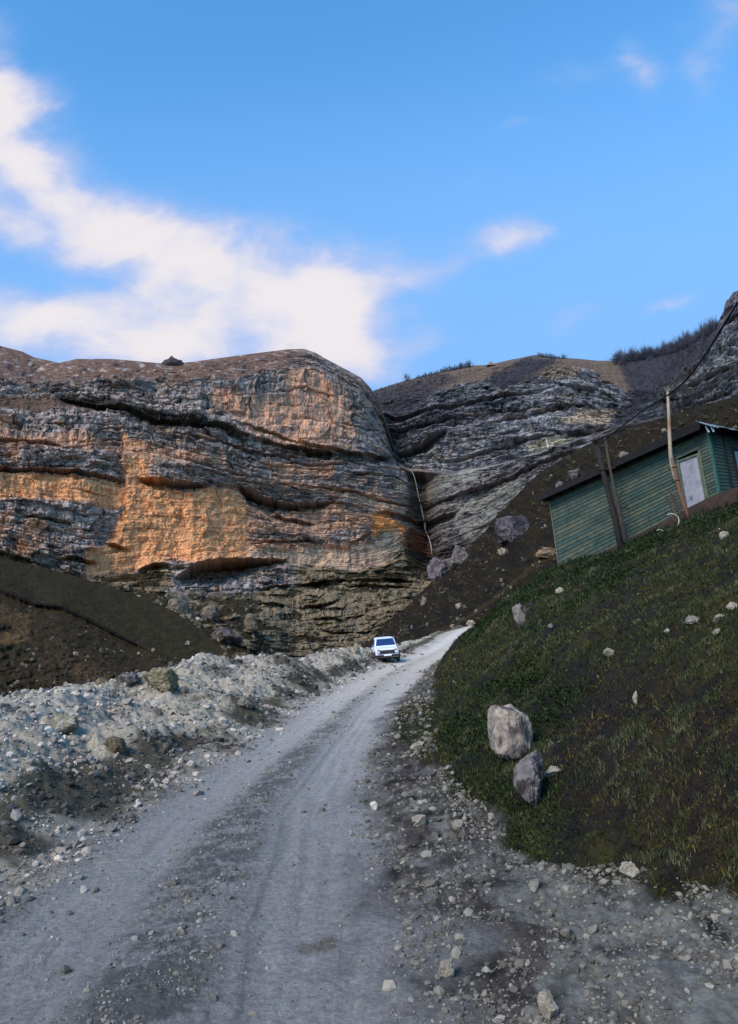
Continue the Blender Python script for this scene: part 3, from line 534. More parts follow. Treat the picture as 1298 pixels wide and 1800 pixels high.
cRub = mixc(cRub, (.055, .058, .045), ss(-.12, .30, n0 * .6 + .5 * n4 + .45 * n2 + .75 * np.exp(-((ue - 5.55) / .38) ** 2) - .22) * .92)
cRoad = np.array([.40, .395, .395]) * (1 + .09 * n0 + .10 * n2 + .06 * n3)[..., None]
grit = np.clip((1 - rut) * 1.1, 0, 1) * ss(-.25, .3, .8 * n2 + .5 * n0 + .5 * n3 + .1)
mid = np.exp(-((w - .565) / (.115 - .03 * ss(8, 20, y))) ** 2) * (1 - ss(14, 34, y) * .75) + .7 * np.exp(-((w - .08) / .08) ** 2) * (1 - ss(9, 14, y) * .5)
cRoad = mixc(cRoad, (.12, .125, .12), np.clip(grit * (.20 + .80 * mid) + .15 * mid, 0, .85))
cRoad = mixc(cRoad, (.27, .265, .26), np.exp(-((w - .72 - .01 * n0) / .008) ** 2) * .8 * (y < 25))
cRoad = mixc(cRoad, (.17, .145, .11), poly_mask(qx + 8 * n2, qy + 4 * n3, [(520, 1665), (585, 1645), (595, 1668), (530, 1680)], 5) * .7)
cVer = np.array([.135, .118, .108]) * (1 + .4 * n2 + .35 * n3)[..., None]
cVer = mixc(cVer, (.36, .37, .345), ss(-.1, .35, .6 * n0 + .8 * n2 + .9 * (poly_mask(qx + 60 * n0, qy + 40 * n2, [(930, 1560), (1010, 1490), (1120, 1540), (1310, 1570), (1500, 1900), (900, 1900), (960, 1700)], 50)) - .12) * .8)
cVer = mixc(cVer, (.22, .22, .215), ss(.1, .5, n0 + .4 * n2) * .4)
cVer = mixc(cVer, (.06, .052, .042), ss(.25, .6, fbm(x / .8, y / .8, 745, 3)) * .6)
cVer = mixc(cVer, (.03, .04, .02), (poly_mask(qx + 14 * n2, qy + 12 * n3, [(690, 1262), (740, 1230), (790, 1250), (790, 1340), (745, 1345), (700, 1300)], 9) + .7 * poly_mask(qx + 16 * n2, qy + 14 * n3, [(865, 1520), (895, 1500), (905, 1545), (880, 1555)], 6)) * .8)
cBk = np.array([.040, .044, .018]) * (1 + .35 * n0 + .5 * n2 + .3 * n3)[..., None]
brn = poly_mask(qx + 40 * n4, qy + 30 * n0, [(940, 1215), (1100, 1170), (1400, 1180), (1500, 1500), (1200, 1560), (1000, 1450), (960, 1330)], 60)
cBk = mixc(cBk, (.048, .037, .022), np.clip(brn * .8 + ss(.1, .5, fbm(x / 1.1, y / 1.1, 750, 4)) * .55, 0, 1) * ss(-.5, .2, n2 + .1))
cBk = mixc(cBk, (.088, .090, .022), ss(.1, .5, fbm(x / 1.9, y / 1.9, 760, 4) + .25 * poly_mask(qx, qy, [(950, 1060), (1298, 980), (1298, 1180), (1000, 1200)], 50)) * .5)
cBk = mixc(cBk, (.022, .036, .014), poly_mask(qx + 25 * n0, qy + 20 * n2, [(775, 1250), (850, 1240), (900, 1350), (920, 1470), (850, 1420), (775, 1345)], 16) * .75)
cBk = mixc(cBk, (.09, .07, .05), ss(.3, .5, fbm(x / .5, y / .5, 770, 3)) * .3)
cFar = mixc(np.array([.05, .045, .033]) * (1 + .3 * n0)[..., None], (.2, .17, .13), (ss(7.0, 7.3, ue) * (1 - ss(7.6, 8.2, ue)) * .5))
cRub = cRub * np.array([.93, .755, .60]); cRoad = cRoad * np.array([.535, .495, .455]) * (1 + 1.0 * ss(4, 34, y) + .35 * ss(30, 60, y))[..., None] * (1 + np.array([.10, .03, -.08]) * ss(8, 40, y)[..., None]); cVer = cVer * np.array([.45, .41, .375]) * (1 + .55 * fbm(x / .14, y / .22, 742, 4) - .5 * ss(.1, .5, fbm(x / .3, y / .45, 746, 3)))[..., None]; cBk = cBk * np.array([.36, .31, .185]) * np.exp(.75 * fbm(x / .16, y / .20, 775, 3) + .5 * n0)[..., None]; cFar = cFar * np.array([.7, .6, .45])  # cRoad paler with distance: drier surface, plus lens falloff put into the colour
col = cRub
tracky = poly_mask(qx + 6 * n0, qy + 2 * n2, [(-400, 1270), (0, 1238), (120, 1220), (200, 1208), (214, 1222), (110, 1258), (0, 1272), (-400, 1310)], 4); cRub = mixc(cRub, (.33, .285, .225), tracky * .85)
col = cRub
far_left = 1 - ss(1.6, 2.6, ue + .3 * n4); col = col * (1 - far_left[..., None]) + cFar * far_left[..., None]
gr = ss(6.85, 7.25, ue)[..., None]; rd = ss(5.85, 6.2, ue)[..., None]; bk = ss(7.80, 8.12, ue + .22 * fbm(x / .5, y / .6, 778, 3) + .10 * n3)[..., None]
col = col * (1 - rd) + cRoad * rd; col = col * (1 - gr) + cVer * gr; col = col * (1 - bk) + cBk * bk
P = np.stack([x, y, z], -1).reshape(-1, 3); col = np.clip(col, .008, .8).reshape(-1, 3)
FQ = grid_faces(len(rr), len(th))
uf = (ue.ravel()[FQ]).mean(1)
def submesh(name, sel, m):
    f = FQ[sel]; ids, inv = np.unique(f.ravel(), return_inverse=True)
    tag(mesh_np(name, P[ids], inv.reshape(-1, 4)[:, ::-1], m, col[ids]), kind='structure')
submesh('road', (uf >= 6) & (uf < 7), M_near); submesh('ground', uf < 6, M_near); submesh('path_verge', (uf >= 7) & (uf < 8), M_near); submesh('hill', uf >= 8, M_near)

# ------------------------------------------------------------------ stones
def ico(sub):
    import bmesh
    b = bmesh.new(); bmesh.ops.create_icosphere(b, subdivisions=sub, radius=1); V = np.array([v.co for v in b.verts]); Fc = np.array([[v.index for v in f.verts] for f in b.faces]); b.free(); return V, Fc
ICO1 = ico(1); ICO4 = ico(5); ICO3 = ico(4)
def rock_verts(seed, base=ICO4, cuts=9, rough_=.21, sharp=.75):
    r = np.random.default_rng(seed); V = base[0].copy()
    for _ in range(cuts):
        n = r.normal(size=3); n /= np.linalg.norm(n); d = r.uniform(.45, .82); q = V @ n; k = q > d; V[k] -= np.outer((q[k] - d) * .96, n)
    q = fbm(V[:, 0] * 1.4 + seed, V[:, 1] * 1.4 + V[:, 2] * 1.1, 800, 4) + .5 * ridge(V[:, 2] * 2 + V[:, 0] * .7 + seed, V[:, 1] * 2, 810)
    q = q + .55 * fbm(V[:, 0] * 5 + seed, V[:, 1] * 4 + V[:, 2] * 5, 840, 4) + .35 * ridge(V[:, 0] * 3 + V[:, 2] * 1.5 + seed, V[:, 1] * 3 - V[:, 2] * 4, 845)
    return V * (1 + rough_ * q)[:, None]
def boulder(name, px, py, loc, wpx, hpx, seed, c, label, cat='boulder', group=None, c2=None, rot=0, sink=.3, dep=.9, cuts=9, shape=None, base=None):
    """a boulder whose foot is at loc; wpx, hpx its size in the photo at that distance"""
    dist = max(loc[1], 1.0); wm = wpx / FOC * dist; hm = hpx / FOC * dist
    V = rock_verts(seed, base or ICO4, cuts=cuts)
    if shape: V = shape(V)
    V = V / np.abs(V).max(0)
    V = V * np.array([wm / 2, wm / 2 * dep, hm / 2 * (1 + sink)])
    ca_, sa_ = math.cos(rot), math.sin(rot)
    V[:, [0, 2]] = np.stack([V[:, 0] * ca_ - V[:, 2] * sa_, V[:, 0] * sa_ + V[:, 2] * ca_], 1)
    V[:, 2] += hm / 2 * (1 - sink)
    k = V / max(wm, hm)
    nn = fbm(k[:, 0] * 3 + seed, k[:, 2] * 3 + k[:, 1] * 2, 820, 4); n5 = fbm(k[:, 0] * 9 + seed, k[:, 2] * 9 + k[:, 1] * 5, 830, 3)
    cc = np.array(c) * (1 + .45 * n5)[:, None]
    if c2 is not None: cc = mixc(cc, c2, ss(.0, .22, nn))
    cc = cc * (np.array([.78, .66, .54]) if dist > 60 else np.array([.76, .65, .49]))
    o = mesh_np(name, V, (base or ICO4)[1], M_rock, np.clip(cc, .01, .8), smooth=False); o.location = loc
    return tag(o, label, cat, group)
def near_at(px, py, y0=3.0, y1=60):
    ys = np.linspace(y0, y1, 1500); Pp = at(np.full(1500, px), np.full(1500, py), ys); hz = near_h(Pp[:, 0], Pp[:, 1])
    k = np.argmax(Pp[:, 2] < hz); return Vector((Pp[k, 0], Pp[k, 1], hz[k]))
GREY = (.33, .32, .33); DARK = (.085, .08, .10); PALE_ = (.40, .40, .38)
def sq(V):
    V = V.copy(); k = V[:, 2] < 0; V[k, 0] = V[k, 0] * (1 + .30 * V[k, 2]) + .12 * V[k, 2]; V = np.sign(V) * np.abs(V) ** .72; return V
p = near_at(905, 1334); boulder('boulder', 0, 0, p, 78, 90, 3, (.40, .375, .39), 'big squarish pale boulder with a dark stain on the grassy bank', c2=(.15, .13, .155), cuts=7, shape=sq, sink=.16, dep=1.2)
def bent(V):
    V = V.copy(); V[:, 2] *= 1.2; V[:, 0] += .55 * V[:, 2] ** 2 - .15; g_ = (V[:, 0] > .35) & (np.abs(V[:, 2]) < .5); V[g_, 1] *= .6; return V
p = near_at(940, 1410); boulder('boulder', 0, 0, p, 62, 84, 14, (.20, .20, .245), 'dark grey hooked boulder with a white streak just below the big squarish boulder', c2=(.07, .06, .075), cuts=6, shape=bent, rot=-.35, sink=.15, dep=1.3)
p = near_at(972, 1364); boulder('stone', 0, 0, p, 30, 16, 21, (.42, .41, .42), 'flat whitish stone against the right side of the dark hooked boulder', 'stone', base=ICO3)
p = near_at(918, 1116); boulder('boulder', 0, 0, p, 24, 56, 5, (.22, .22, .25), 'narrow upright bluish grey rock high on the grassy bank below the green hut', c2=(.07, .07, .09), sink=0)
p = near_at(658, 1424); boulder('stone', 0, 0, p, 14, 14, 8, (.75, .76, .80), 'small bright white stone lying at the right edge of the track', 'stone', base=ICO3)
for i, (a, b, w_, h_, lab) in enumerate([(1072, 1153, 20, 14, 'lone pale stone in the middle of the grassy bank'), (1266, 1092, 26, 14, 'flat pale stone, uppermost on the bank near the right end of the hut'), (1290, 1072, 22, 14, 'pale stone at the very right edge, above the flat pale one'), (1218, 1098, 30, 14, 'broad grey stone left of the flat pale one below the hut'),
      (1276, 948, 20, 16, 'pale pointed stone in the weeds just under the hut foundation'), (1172, 1115, 14, 9, 'small pale stone left of the broad grey stone on the bank'), (1262, 1118, 18, 10, 'small grey stone under the flat pale one on the bank'),
      (985, 1045, 16, 12, 'small blue grey stone in the grass below the left end of the hut'), (1120, 1236, 12, 20, 'small upright tan stone in the brown earth patch of the bank'),
      (785, 1716, 30, 26, 'angular pale stone alone on the dark verge near the bottom'), (968, 1790, 34, 44, 'whitish upright stone at the bottom edge among the gravel'), (740, 1450, 30, 16, 'flat bluish stone beside the track, right of the bright white stone'),
      (805, 1458, 22, 16, 'pale stone on the verge between the track and the grass edge'), (1105, 1545, 40, 24, 'pale rock at the grass edge of the verge'), (735, 1318, 28, 16, 'light grey stone in the weeds at the bend of the verge'), (700, 1300, 12, 10, 'tiny white stone in the weeds beside the track')]):
    p = near_at(a, b); boulder('stone', 0, 0, p, w_, h_, 30 + i, (.38, .37, .37) if i % 3 else (.30, .30, .31), lab, 'stone', base=ICO3, cuts=8)
for i, (a, b, w_, h_, c_, c2, lab) in enumerate([(205, 1320, 46, 28, (.14, .13, .105), (.20, .19, .16), 'brown rounded boulder half buried in the pale rubble bank'), (108, 1285, 60, 30, (.24, .24, .22), (.42, .43, .43), 'slanted slab with a white top face in the rubble bank'),
      (222, 1202, 46, 20, (.11, .105, .14), (.26, .25, .28), 'purplish grey boulder on the crest of the rubble bank'), (290, 1212, 74, 38, (.23, .22, .18), None, 'wide tan mound shaped boulder on the rubble crest'), (428, 1242, 30, 18, (.22, .23, .24), None, 'small grey boulder low on the rubble bank facing the road'),
      (178, 1202, 26, 10, (.25, .22, .18), None, 'low tan stone left of the purplish crest boulder'), (628, 1150, 12, 20, (.30, .29, .26), None, 'thin pale upright stone just left of the white car')]):
    p = near_at(a, b); boulder('boulder', 0, 0, p, w_, h_, 60 + i, c_, lab, c2=c2, base=ICO4)
for i, (a, b, w_, h_, c_, lab, sh) in enumerate([(318, 1078, 46, 36, (.27, .24, .22), 'large pale brown boulder under the dark cave of the left cliff', 'A'), (370, 1088, 34, 26, (.22, .20, .20), 'grey pink boulder down right of the large one below the cave', 'A'), (442, 1115, 28, 36, (.18, .17, .15), 'jagged grey outcrop at the foot of the lower cliff bench', 'A'),
      (400, 1132, 60, 30, (.15, .145, .16), 'long dark grey rock mass at the right tip of the meadow slope', 'A'), (330, 1135, 10, 8, (.3, .3, .28), 'tiny pale stone on the smooth meadow slope', 'C'),
      (903, 948, 66, 52, (.12, .115, .15), 'largest dark violet boulder on the right hillside left of the hut', 'D'), (885, 975, 20, 14, (.34, .31, .27), 'pale fragment right under the dark violet boulder', 'D'), (1098, 806, 24, 16, (.32, .31, .32), 'whitish rock on the slope just above the hut roof', 'D'),
      (770, 1018, 42, 40, (.16, .15, .19), 'grey violet boulder at the foot of the waterfall, lower of the two', 'D'), (806, 994, 46, 36, (.19, .18, .20), 'grey violet boulder right of the waterfall foot, upper of the two', 'D'), (745, 1062, 14, 16, (.24, .24, .25), 'lone grey rock in the middle of the brown slope above the car', 'D'),
      (806, 1068, 12, 10, (.36, .34, .31), 'small pale rock on the brown slope above the road bend', 'D'), (960, 980, 44, 20, (.25, .20, .14), 'flat tan outcrop touching the left corner of the hut', 'D'), (828, 1102, 18, 12, (.40, .37, .32), 'pale stone where the road vanishes behind the bank', 'D'), (1012, 840, 26, 20, (.17, .165, .18), 'grey rock on the slope above the left part of the hut roof', 'D'),
      (985, 858, 16, 14, (.17, .165, .18), 'small grey rock above the left end of the hut roof', 'D'), (1170, 762, 14, 10, (.3, .28, .24), 'small tan rock on the slope beside the pale pole', 'D')]):
    sp = {'A': (AP, A_PX, A_PY), 'C': (CP, C_PX, C_PY), 'D': (DP, D_PX, D_PY)}[sh]
    p = on(*sp, a, b); boulder('boulder', 0, 0, p, w_, h_, 90 + i, c_, lab, c2=tuple(np.array(c_) * .5), sink=.3, cuts=6)
p = on(AP, A_PX, A_PY, 306, 640); p.z -= 2.0; boulder('boulder', 0, 0, p, 46, 26, 130, (.08, .07, .085), 'dark round topped knoll of rock on the skyline of the left cliff', sink=.75)
p = on(BP, B_PX, B_PY, 863, 644)
V = np.array([(-1, -1, 0), (1, -.8, 0), (1.1, 1, 0), (-.9, 1, 0), (0.05, .1, 2.35), (.3, -.55, 1.1), (-.45, -.4, 1.0)]) * np.array([1.9, 1.9, 1.15])
o = mesh_np('rock_spire', V, np.array([(0, 1, 5), (0, 5, 6), (5, 4, 6), (1, 4, 5), (1, 2, 4), (2, 3, 4), (3, 0, 6), (3, 6, 4), (0, 3, 2), (0, 2, 1)]), M_rock, np.tile([.18, .13, .09], (7, 1)), smooth=False)
o.location = p; tag(o, 'small pointed pyramid of rock standing on the right skyline', 'rock')

def scatter_stones(name, x, y, size, cols, label):
    n = len(x); z = near_h(x, y); V0, F0 = ICO1; nv = len(V0)
    r = np.random.default_rng(5)
    sc = size[:, None] * r.uniform(.55, 1.25, (n, 3)); sc[:, 2] *= .72
    A = r.uniform(0, 2 * np.pi, n); ca, sa = np.cos(A), np.sin(A); B = r.normal(0, .45, n); cb_, sb_ = np.cos(B), np.sin(B)
    V = V0[None] * (1 + r.uniform(-.28, .28, (n, nv, 1)))
    V = V * sc[:, None, :]
    X = V[..., 0] * cb_[:, None] - V[..., 2] * sb_[:, None]; Z = V[..., 0] * sb_[:, None] + V[..., 2] * cb_[:, None]; Y = V[..., 1]
    V = np.stack([X * ca[:, None] - Y * sa[:, None] + x[:, None], X * sa[:, None] + Y * ca[:, None] + y[:, None], Z + z[:, None] + size[:, None] * .15], -1)
    Fc = (F0[None] + (np.arange(n) * nv)[:, None, None]).reshape(-1, 3)
    o = mesh_np(name, V.reshape(-1, 3), Fc, M_chip, np.clip(np.repeat(cols, nv, 0), .02, .8), smooth=False)
    return tag(o, kind='stuff')
def cand(n, ylo, yhi, half=.56, pw=1.0):
    """random ground points, thinning out with distance"""
    q = rng.uniform(0, 1, n); yv = ylo * (yhi / ylo) ** q
    return yv * rng.uniform(-half, half, n), yv
# rubble on the left bank
xs, ys = cand(150000, 5, 62); _, uu = 0, near_uz(xs, ys)[0]; k = (uu > 2.3) & (uu < 6.08 + .1 * rng.normal(size=len(uu)))
den = .35 + .65 * ss(-.3, .3, fbm(xs / 1.5, ys / 1.5, 900, 3)); k &= rng.uniform(size=len(xs)) < den; xs, ys = xs[k][:52000], ys[k][:52000]
sz = (.0009 * ys + .004) * np.exp(rng.normal(0, .75, len(xs))); sz = np.minimum(sz, .02 + .006 * ys)
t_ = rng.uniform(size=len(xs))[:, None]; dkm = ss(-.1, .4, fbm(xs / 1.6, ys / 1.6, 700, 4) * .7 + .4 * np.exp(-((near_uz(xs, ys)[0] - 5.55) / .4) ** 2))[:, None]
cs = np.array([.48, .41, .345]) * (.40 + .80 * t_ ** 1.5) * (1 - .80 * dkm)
scatter_stones('rubble', xs, ys, sz, cs, '')
# gravel on road middle, verge and bank
xs, ys = cand(190000, 3.4, 45); uu = near_uz(xs, ys)[0]; v_ = uu - 6
pr = np.where((uu > 6) & (uu < 7), .03 + .9 * (np.exp(-((v_ - .565) / .10) ** 2) + .7 * np.exp(-((v_ - .08) / .08) ** 2)) * (.5 + .5 * (ys < 18)), 0) + np.where((uu >= 6.95) & (uu < 8.08), .55, 0) + np.where(uu >= 8.08, .007, 0) + np.where((np.abs(uu - 7.93) < .12) & (ys < 15), 1.0, 0)
pr *= ss(-.5, .3, fbm(xs / .7, ys / .7, 910, 3)); k = rng.uniform(size=len(xs)) < pr; xs, ys, uu = xs[k], ys[k], uu[k]
sz = (.0008 * ys + .0032) * np.exp(rng.normal(0, .65, len(xs))) * np.where(uu < 7, .7, 1.15); sz = np.minimum(sz, .05 + .002 * ys)
t_ = rng.uniform(size=len(xs))[:, None]; cs = np.where((uu < 7)[:, None], np.array([.22, .19, .155]), np.array([.18, .158, .125])) * (.45 + .95 * t_ ** 2.2); cs = np.where((uu > 8.08)[:, None], cs * .9, cs)
scatter_stones('gravel', xs, ys, sz, cs, '')

def scree(SP, SPX, SPY, mask, n, smin, smax, c):
    idx = np.flatnonzero((mask * (SPX > -20) * (SPX < 1320)).ravel() > .5); pk = rng.choice(idx, n); p = SP.reshape(-1, 3)[pk] + rng.normal(0, .15, (n, 3)); V0, F0 = ICO1; nv = len(V0)
    size = smin * (smax / smin) ** (rng.uniform(size=n) ** 2.2); V = V0[None] * rng.uniform(.6, 1.3, (n, nv, 1)) * size[:, None, None] * rng.uniform(.6, 1.3, (n, 1, 3)) + p[:, None]
    cc = np.array(c) * np.exp(rng.normal(0, .5, (n, 1))); Fc = (F0[None] + (np.arange(n) * nv)[:, None, None]).reshape(-1, 3)
    tag(mesh_np('scree', V.reshape(-1, 3), Fc, M_chip, np.clip(np.repeat(cc, nv, 0), .01, .6), smooth=False), kind='stuff')
_f = fbm(D_PX / 40, D_PY / 24, 570, 3); scree(DP, D_PX, D_PY, (_f > -.05) & (D_PY < 1150), 2600, .05, .36, (.07, .056, .040))
_f = fbm(C_PX / 40, C_PY / 20, 572, 3); scree(CP, C_PX, C_PY, (_f > .0) & (C_PY > np.interp(C_PX, [q[0] for q in gC[1]], [q[1] for q in gC[1]])), 1200, .04, .22, (.075, .060, .042))
scree(AP, A_PX, A_PY, (A_PY > 1030) & (A_PY < 1150) & (fbm(A_PX / 30, A_PY / 15, 574, 3) > 0), 2600, .08, .7, (.10, .088, .066))

# ------------------------------------------------------------------ grass and weeds
def blades(name, x, y, h, wd, cols, lean=.5, seg_bend=.5):
    n = len(x); z = near_h(x, y) - .01; r = np.random.default_rng(9)
    A = r.uniform(0, 2 * np.pi, n); dx, dy = np.cos(A), np.sin(A); ln = r.uniform(.1, lean, n) * h; B = r.uniform(0, 2 * np.pi, n); lx, ly = np.cos(B) * ln, np.sin(B) * ln
    b = np.stack([x, y, z], -1); s_ = np.stack([dx * wd, dy * wd, 0 * x], -1)
    m = b + np.stack([lx * .35, ly * .35, h * .6], -1); t = b + np.stack([lx, ly, h], -1)
    V = np.stack([b - s_, b + s_, m + s_ * .7, m - s_ * .7, t], 1)
    i0 = np.arange(n)[:, None] * 5
    Fc = np.concatenate([i0 + np.array([[0, 1, 2]]), i0 + np.array([[0, 2, 3]]), i0 + np.array([[3, 2, 4]])])
    return tag(mesh_np(name, V.reshape(-1, 3), Fc, M_grass, np.clip(np.repeat(cols, 5, 0), .006, .5), smooth=False), kind='stuff')
xs, ys = cand(560000, 5, 46, .54); uu = near_uz(xs, ys)[0]; uj = uu + .28 * fbm(xs / 1.1, ys / 1.6, 600, 4); nz_ = fbm(xs / .9, ys / .9, 920, 4)
qx, qy = proj(np.stack([xs, ys, near_h(xs, ys)], -1))
brn = poly_mask(qx, qy, [(940, 1215), (1100, 1170), (1400, 1180), (1500, 1500), (1200, 1560), (1000, 1450), (960, 1330)], 60)
pr = (uj > 8.0) * (1 - .25 * brn) * ss(-.75, .15, nz_) + .5 * poly_mask(qx, qy, [(690, 1262), (740, 1230), (790, 1250), (790, 1340), (745, 1345), (700, 1300)], 9)
k = rng.uniform(size=len(xs)) < pr; xs, ys, nz_, brn, qx, qy = xs[k], ys[k], nz_[k], brn[k], qx[k], qy[k]
h = (.016 + .0011 * ys) * np.exp(rng.normal(0, .4, len(xs))); wd = .0036 + .00052 * ys
t_ = rng.uniform(size=len(xs))[:, None]
g1 = np.array([.035, .050, .014]); g2 = np.array([.10, .105, .028]); g3 = np.array([.062, .059, .034])
cs = g1 * (1 - t_) + g2 * t_; dry = (rng.uniform(size=len(xs)) < (.18 + .5 * brn))[:, None]; cs = np.where(dry, g3 * (.4 + .9 * t_), cs)
cs *= (1 + .3 * nz_)[:, None]; cs = cs * np.array([.52, .42, .36]) * np.exp(rng.normal(-.1, .45, len(xs)))[:, None]
tone = fbm(xs / .18, ys / .22, 775, 3); big = fbm(xs / 1.7, ys / 1.7, 925, 3)
cs = cs * np.exp(1.0 * tone + .55 * big)[:, None]; cs = np.where((big > .12)[:, None], cs * np.array([1.15, 1.0, .8]), cs * np.array([.78, 1.0, .95]))
blades('grass', xs, ys, h, wd, cs, lean=1.6)
# low leafy weeds in clumps near the boulders and under the hut
n = 60000; cx0 = np.concatenate([rng.normal(1.6, .55, 20), rng.normal(2.3, .4, 14), rng.uniform(4, 13, 90)]); cy0 = np.concatenate([rng.normal(11.5, 1.6, 20), rng.normal(15, 2.2, 14), rng.uniform(20, 38, 90)])
ci = rng.integers(0, len(cx0), n); sp_ = (.10 + .010 * cy0[ci]); lx_ = cx0[ci] + rng.normal(0, 1, n) * sp_; ly_ = cy0[ci] + rng.normal(0, 1, n) * sp_ * 1.3
k = near_uz(lx_, ly_)[0] > 8.0; lx_, ly_ = lx_[k], ly_[k]; t_ = rng.uniform(size=len(lx_))[:, None] ** 2
blades('weeds', lx_, ly_, (.02 + .0022 * ly_) * rng.uniform(.5, 1.4, len(lx_)), .005 + .0009 * ly_, np.array([.006, .012, .004]) * (1 - t_) + np.array([.036, .058, .016]) * t_, lean=2.0)
# tufts standing against the stones on the bank
gx_, gy_ = [], []
for o in [o for o in bpy.data.objects if o.name.split('.')[0] in ('boulder', 'stone') and 8.0 < float(near_uz(o.location.x, o.location.y)[0]) and o.location.y < 45 and o.location.x > 0]:
    co = np.array([v.co for v in o.data.vertices]); rad = (co[:, 0].max() - co[:, 0].min()) / 2; m_ = int(260 * max(rad / .3, .25))
    a_ = rng.uniform(math.pi, 2 * math.pi, m_) if rad > .15 else rng.uniform(0, 2 * math.pi, m_); q_ = rad * rng.uniform(.8, 1.35, m_); gx_.append(o.location.x + np.cos(a_) * q_); gy_.append(o.location.y + np.sin(a_) * q_)
gx_, gy_ = np.concatenate(gx_), np.concatenate(gy_); t_ = rng.uniform(size=len(gx_))[:, None] ** 2
blades('grass', gx_, gy_, (.035 + .003 * gy_) * rng.uniform(.5, 1.5, len(gx_)), .004 + .0005 * gy_, np.array([.008, .014, .005]) * (1 - t_) + np.array([.06, .075, .028]) * t_, lean=.8)
# drier tussocks dotted over the bank
n = 1500; tx_, ty_ = cand(9000, 5.5, 42, .54); k = (near_uz(tx_, ty_)[0] > 8.15) & (fbm(tx_ / 2, ty_ / 2, 940, 3) > -.1); tx_, ty_ = tx_[k][:n], ty_[k][:n]
m_ = 26; rr0 = (.02 + .0022 * ty_)[:, None]; bx_ = (tx_[:, None] + rng.normal(0, 1, (len(tx_), m_)) * rr0).ravel(); by_ = (ty_[:, None] + rng.normal(0, 1, (len(tx_), m_)) * rr0).ravel()
t_ = np.repeat(rng.uniform(size=len(tx_)), m_)[:, None]; v3 = rng.uniform(.5, 1.4, len(bx_))[:, None]
blades('grass', bx_, by_, (.035 + .0028 * by_) * rng.uniform(.5, 1.4, len(bx_)), .002 + .0004 * by_, (np.array([.022, .034, .010]) * (1 - t_) + np.array([.085, .080, .042]) * t_) * v3, lean=.9)
# taller weeds in a band below the hut
n = 26000; a = rng.uniform(0, 1, n); b = np.abs(rng.normal(0, 1.0, n))
wx_ = 9.2 + 7.6 * a; wy_ = 43.5 - 10.8 * a; b = b * 1.1 + .9; wx_ -= b * .9; wy_ -= b * .44
k = ss(-.4, .3, fbm(wx_ / 1.2, wy_ / 1.2, 930, 3)) > rng.uniform(size=n); wx_, wy_ = wx_[k], wy_[k]
t_ = rng.uniform(size=len(wx_))[:, None]
blades('weeds', wx_, wy_, .08 + .42 * rng.uniform(size=len(wx_)) ** 3, np.full(len(wx_), .028), np.array([.006, .012, .005]) * (1 - t_ ** 2) + np.array([.030, .052, .015]) * t_ ** 2, lean=1.1)

# ------------------------------------------------------------------ box / bar / tube helpers for the made things
class MB:
    def __init__(s): s.v = []; s.f = []
    def add(s, V, F):
        k = len(s.v); s.v += [tuple(map(float, q)) for q in V]; s.f += [tuple(i + k for i in f) for f in F]; return s
    def box(s, x0, x1, y0, y1, z0, z1, M=None):
        V = [(x0, y0, z0), (x1, y0, z0), (x1, y1, z0), (x0, y1, z0), (x0, y0, z1), (x1, y0, z1), (x1, y1, z1), (x0, y1, z1)]
        if M: V = [M @ Vector(q) for q in V]
        return s.add(V, [(0, 3, 2, 1), (4, 5, 6, 7), (0, 1, 5, 4), (1, 2, 6, 5), (2, 3, 7, 6), (3, 0, 4, 7)])
    def hexa(s, q):
        return s.add(q, [(0, 3, 2, 1), (4, 5, 6, 7), (0, 1, 5, 4), (1, 2, 6, 5), (2, 3, 7, 6), (3, 0, 4, 7)])
    def tube(s, pts, rad, n=8, cap=True):
        pts = [Vector(p) for p in pts]; rad = rad if isinstance(rad, (list, tuple)) else [rad] * len(pts); V = []; F = []
        pu = None
        for i, p in enumerate(pts):
            d = (pts[min(i + 1, len(pts) - 1)] - pts[max(i - 1, 0)]).normalized()
            u = d.orthogonal().normalized() if pu is None else (pu - d * pu.dot(d)).normalized(); pu = u; w = d.cross(u)
            for k in range(n):
                a = 2 * math.pi * k / n; V.append(p + (u * math.cos(a) + w * math.sin(a)) * rad[i])
        for i in range(len(pts) - 1):
            for k in range(n): F.append((i * n + k, i * n + (k + 1) % n, (i + 1) * n + (k + 1) % n, (i + 1) * n + k))
        if cap: F += [tuple(range(n))[::-1], tuple((len(pts) - 1) * n + k for k in range(n))]
        return s.add(V, F)
    def build(s, name, m, parent=None, smooth=False, bevel=0):
        me = bpy.data.meshes.new(name); me.from_pydata(s.v, [], s.f); me.materials.append(m); me.update()
        if smooth: me.polygons.foreach_set('use_smooth', [True] * len(me.polygons))
        o = bpy.data.objects.new(name, me); C.objects.link(o)
        if bevel:
            b = o.modifiers.new('bevel', 'BEVEL'); b.width = bevel; b.segments = 2; b.limit_method = 'ANGLE'
        if parent: o.parent = parent
        return o

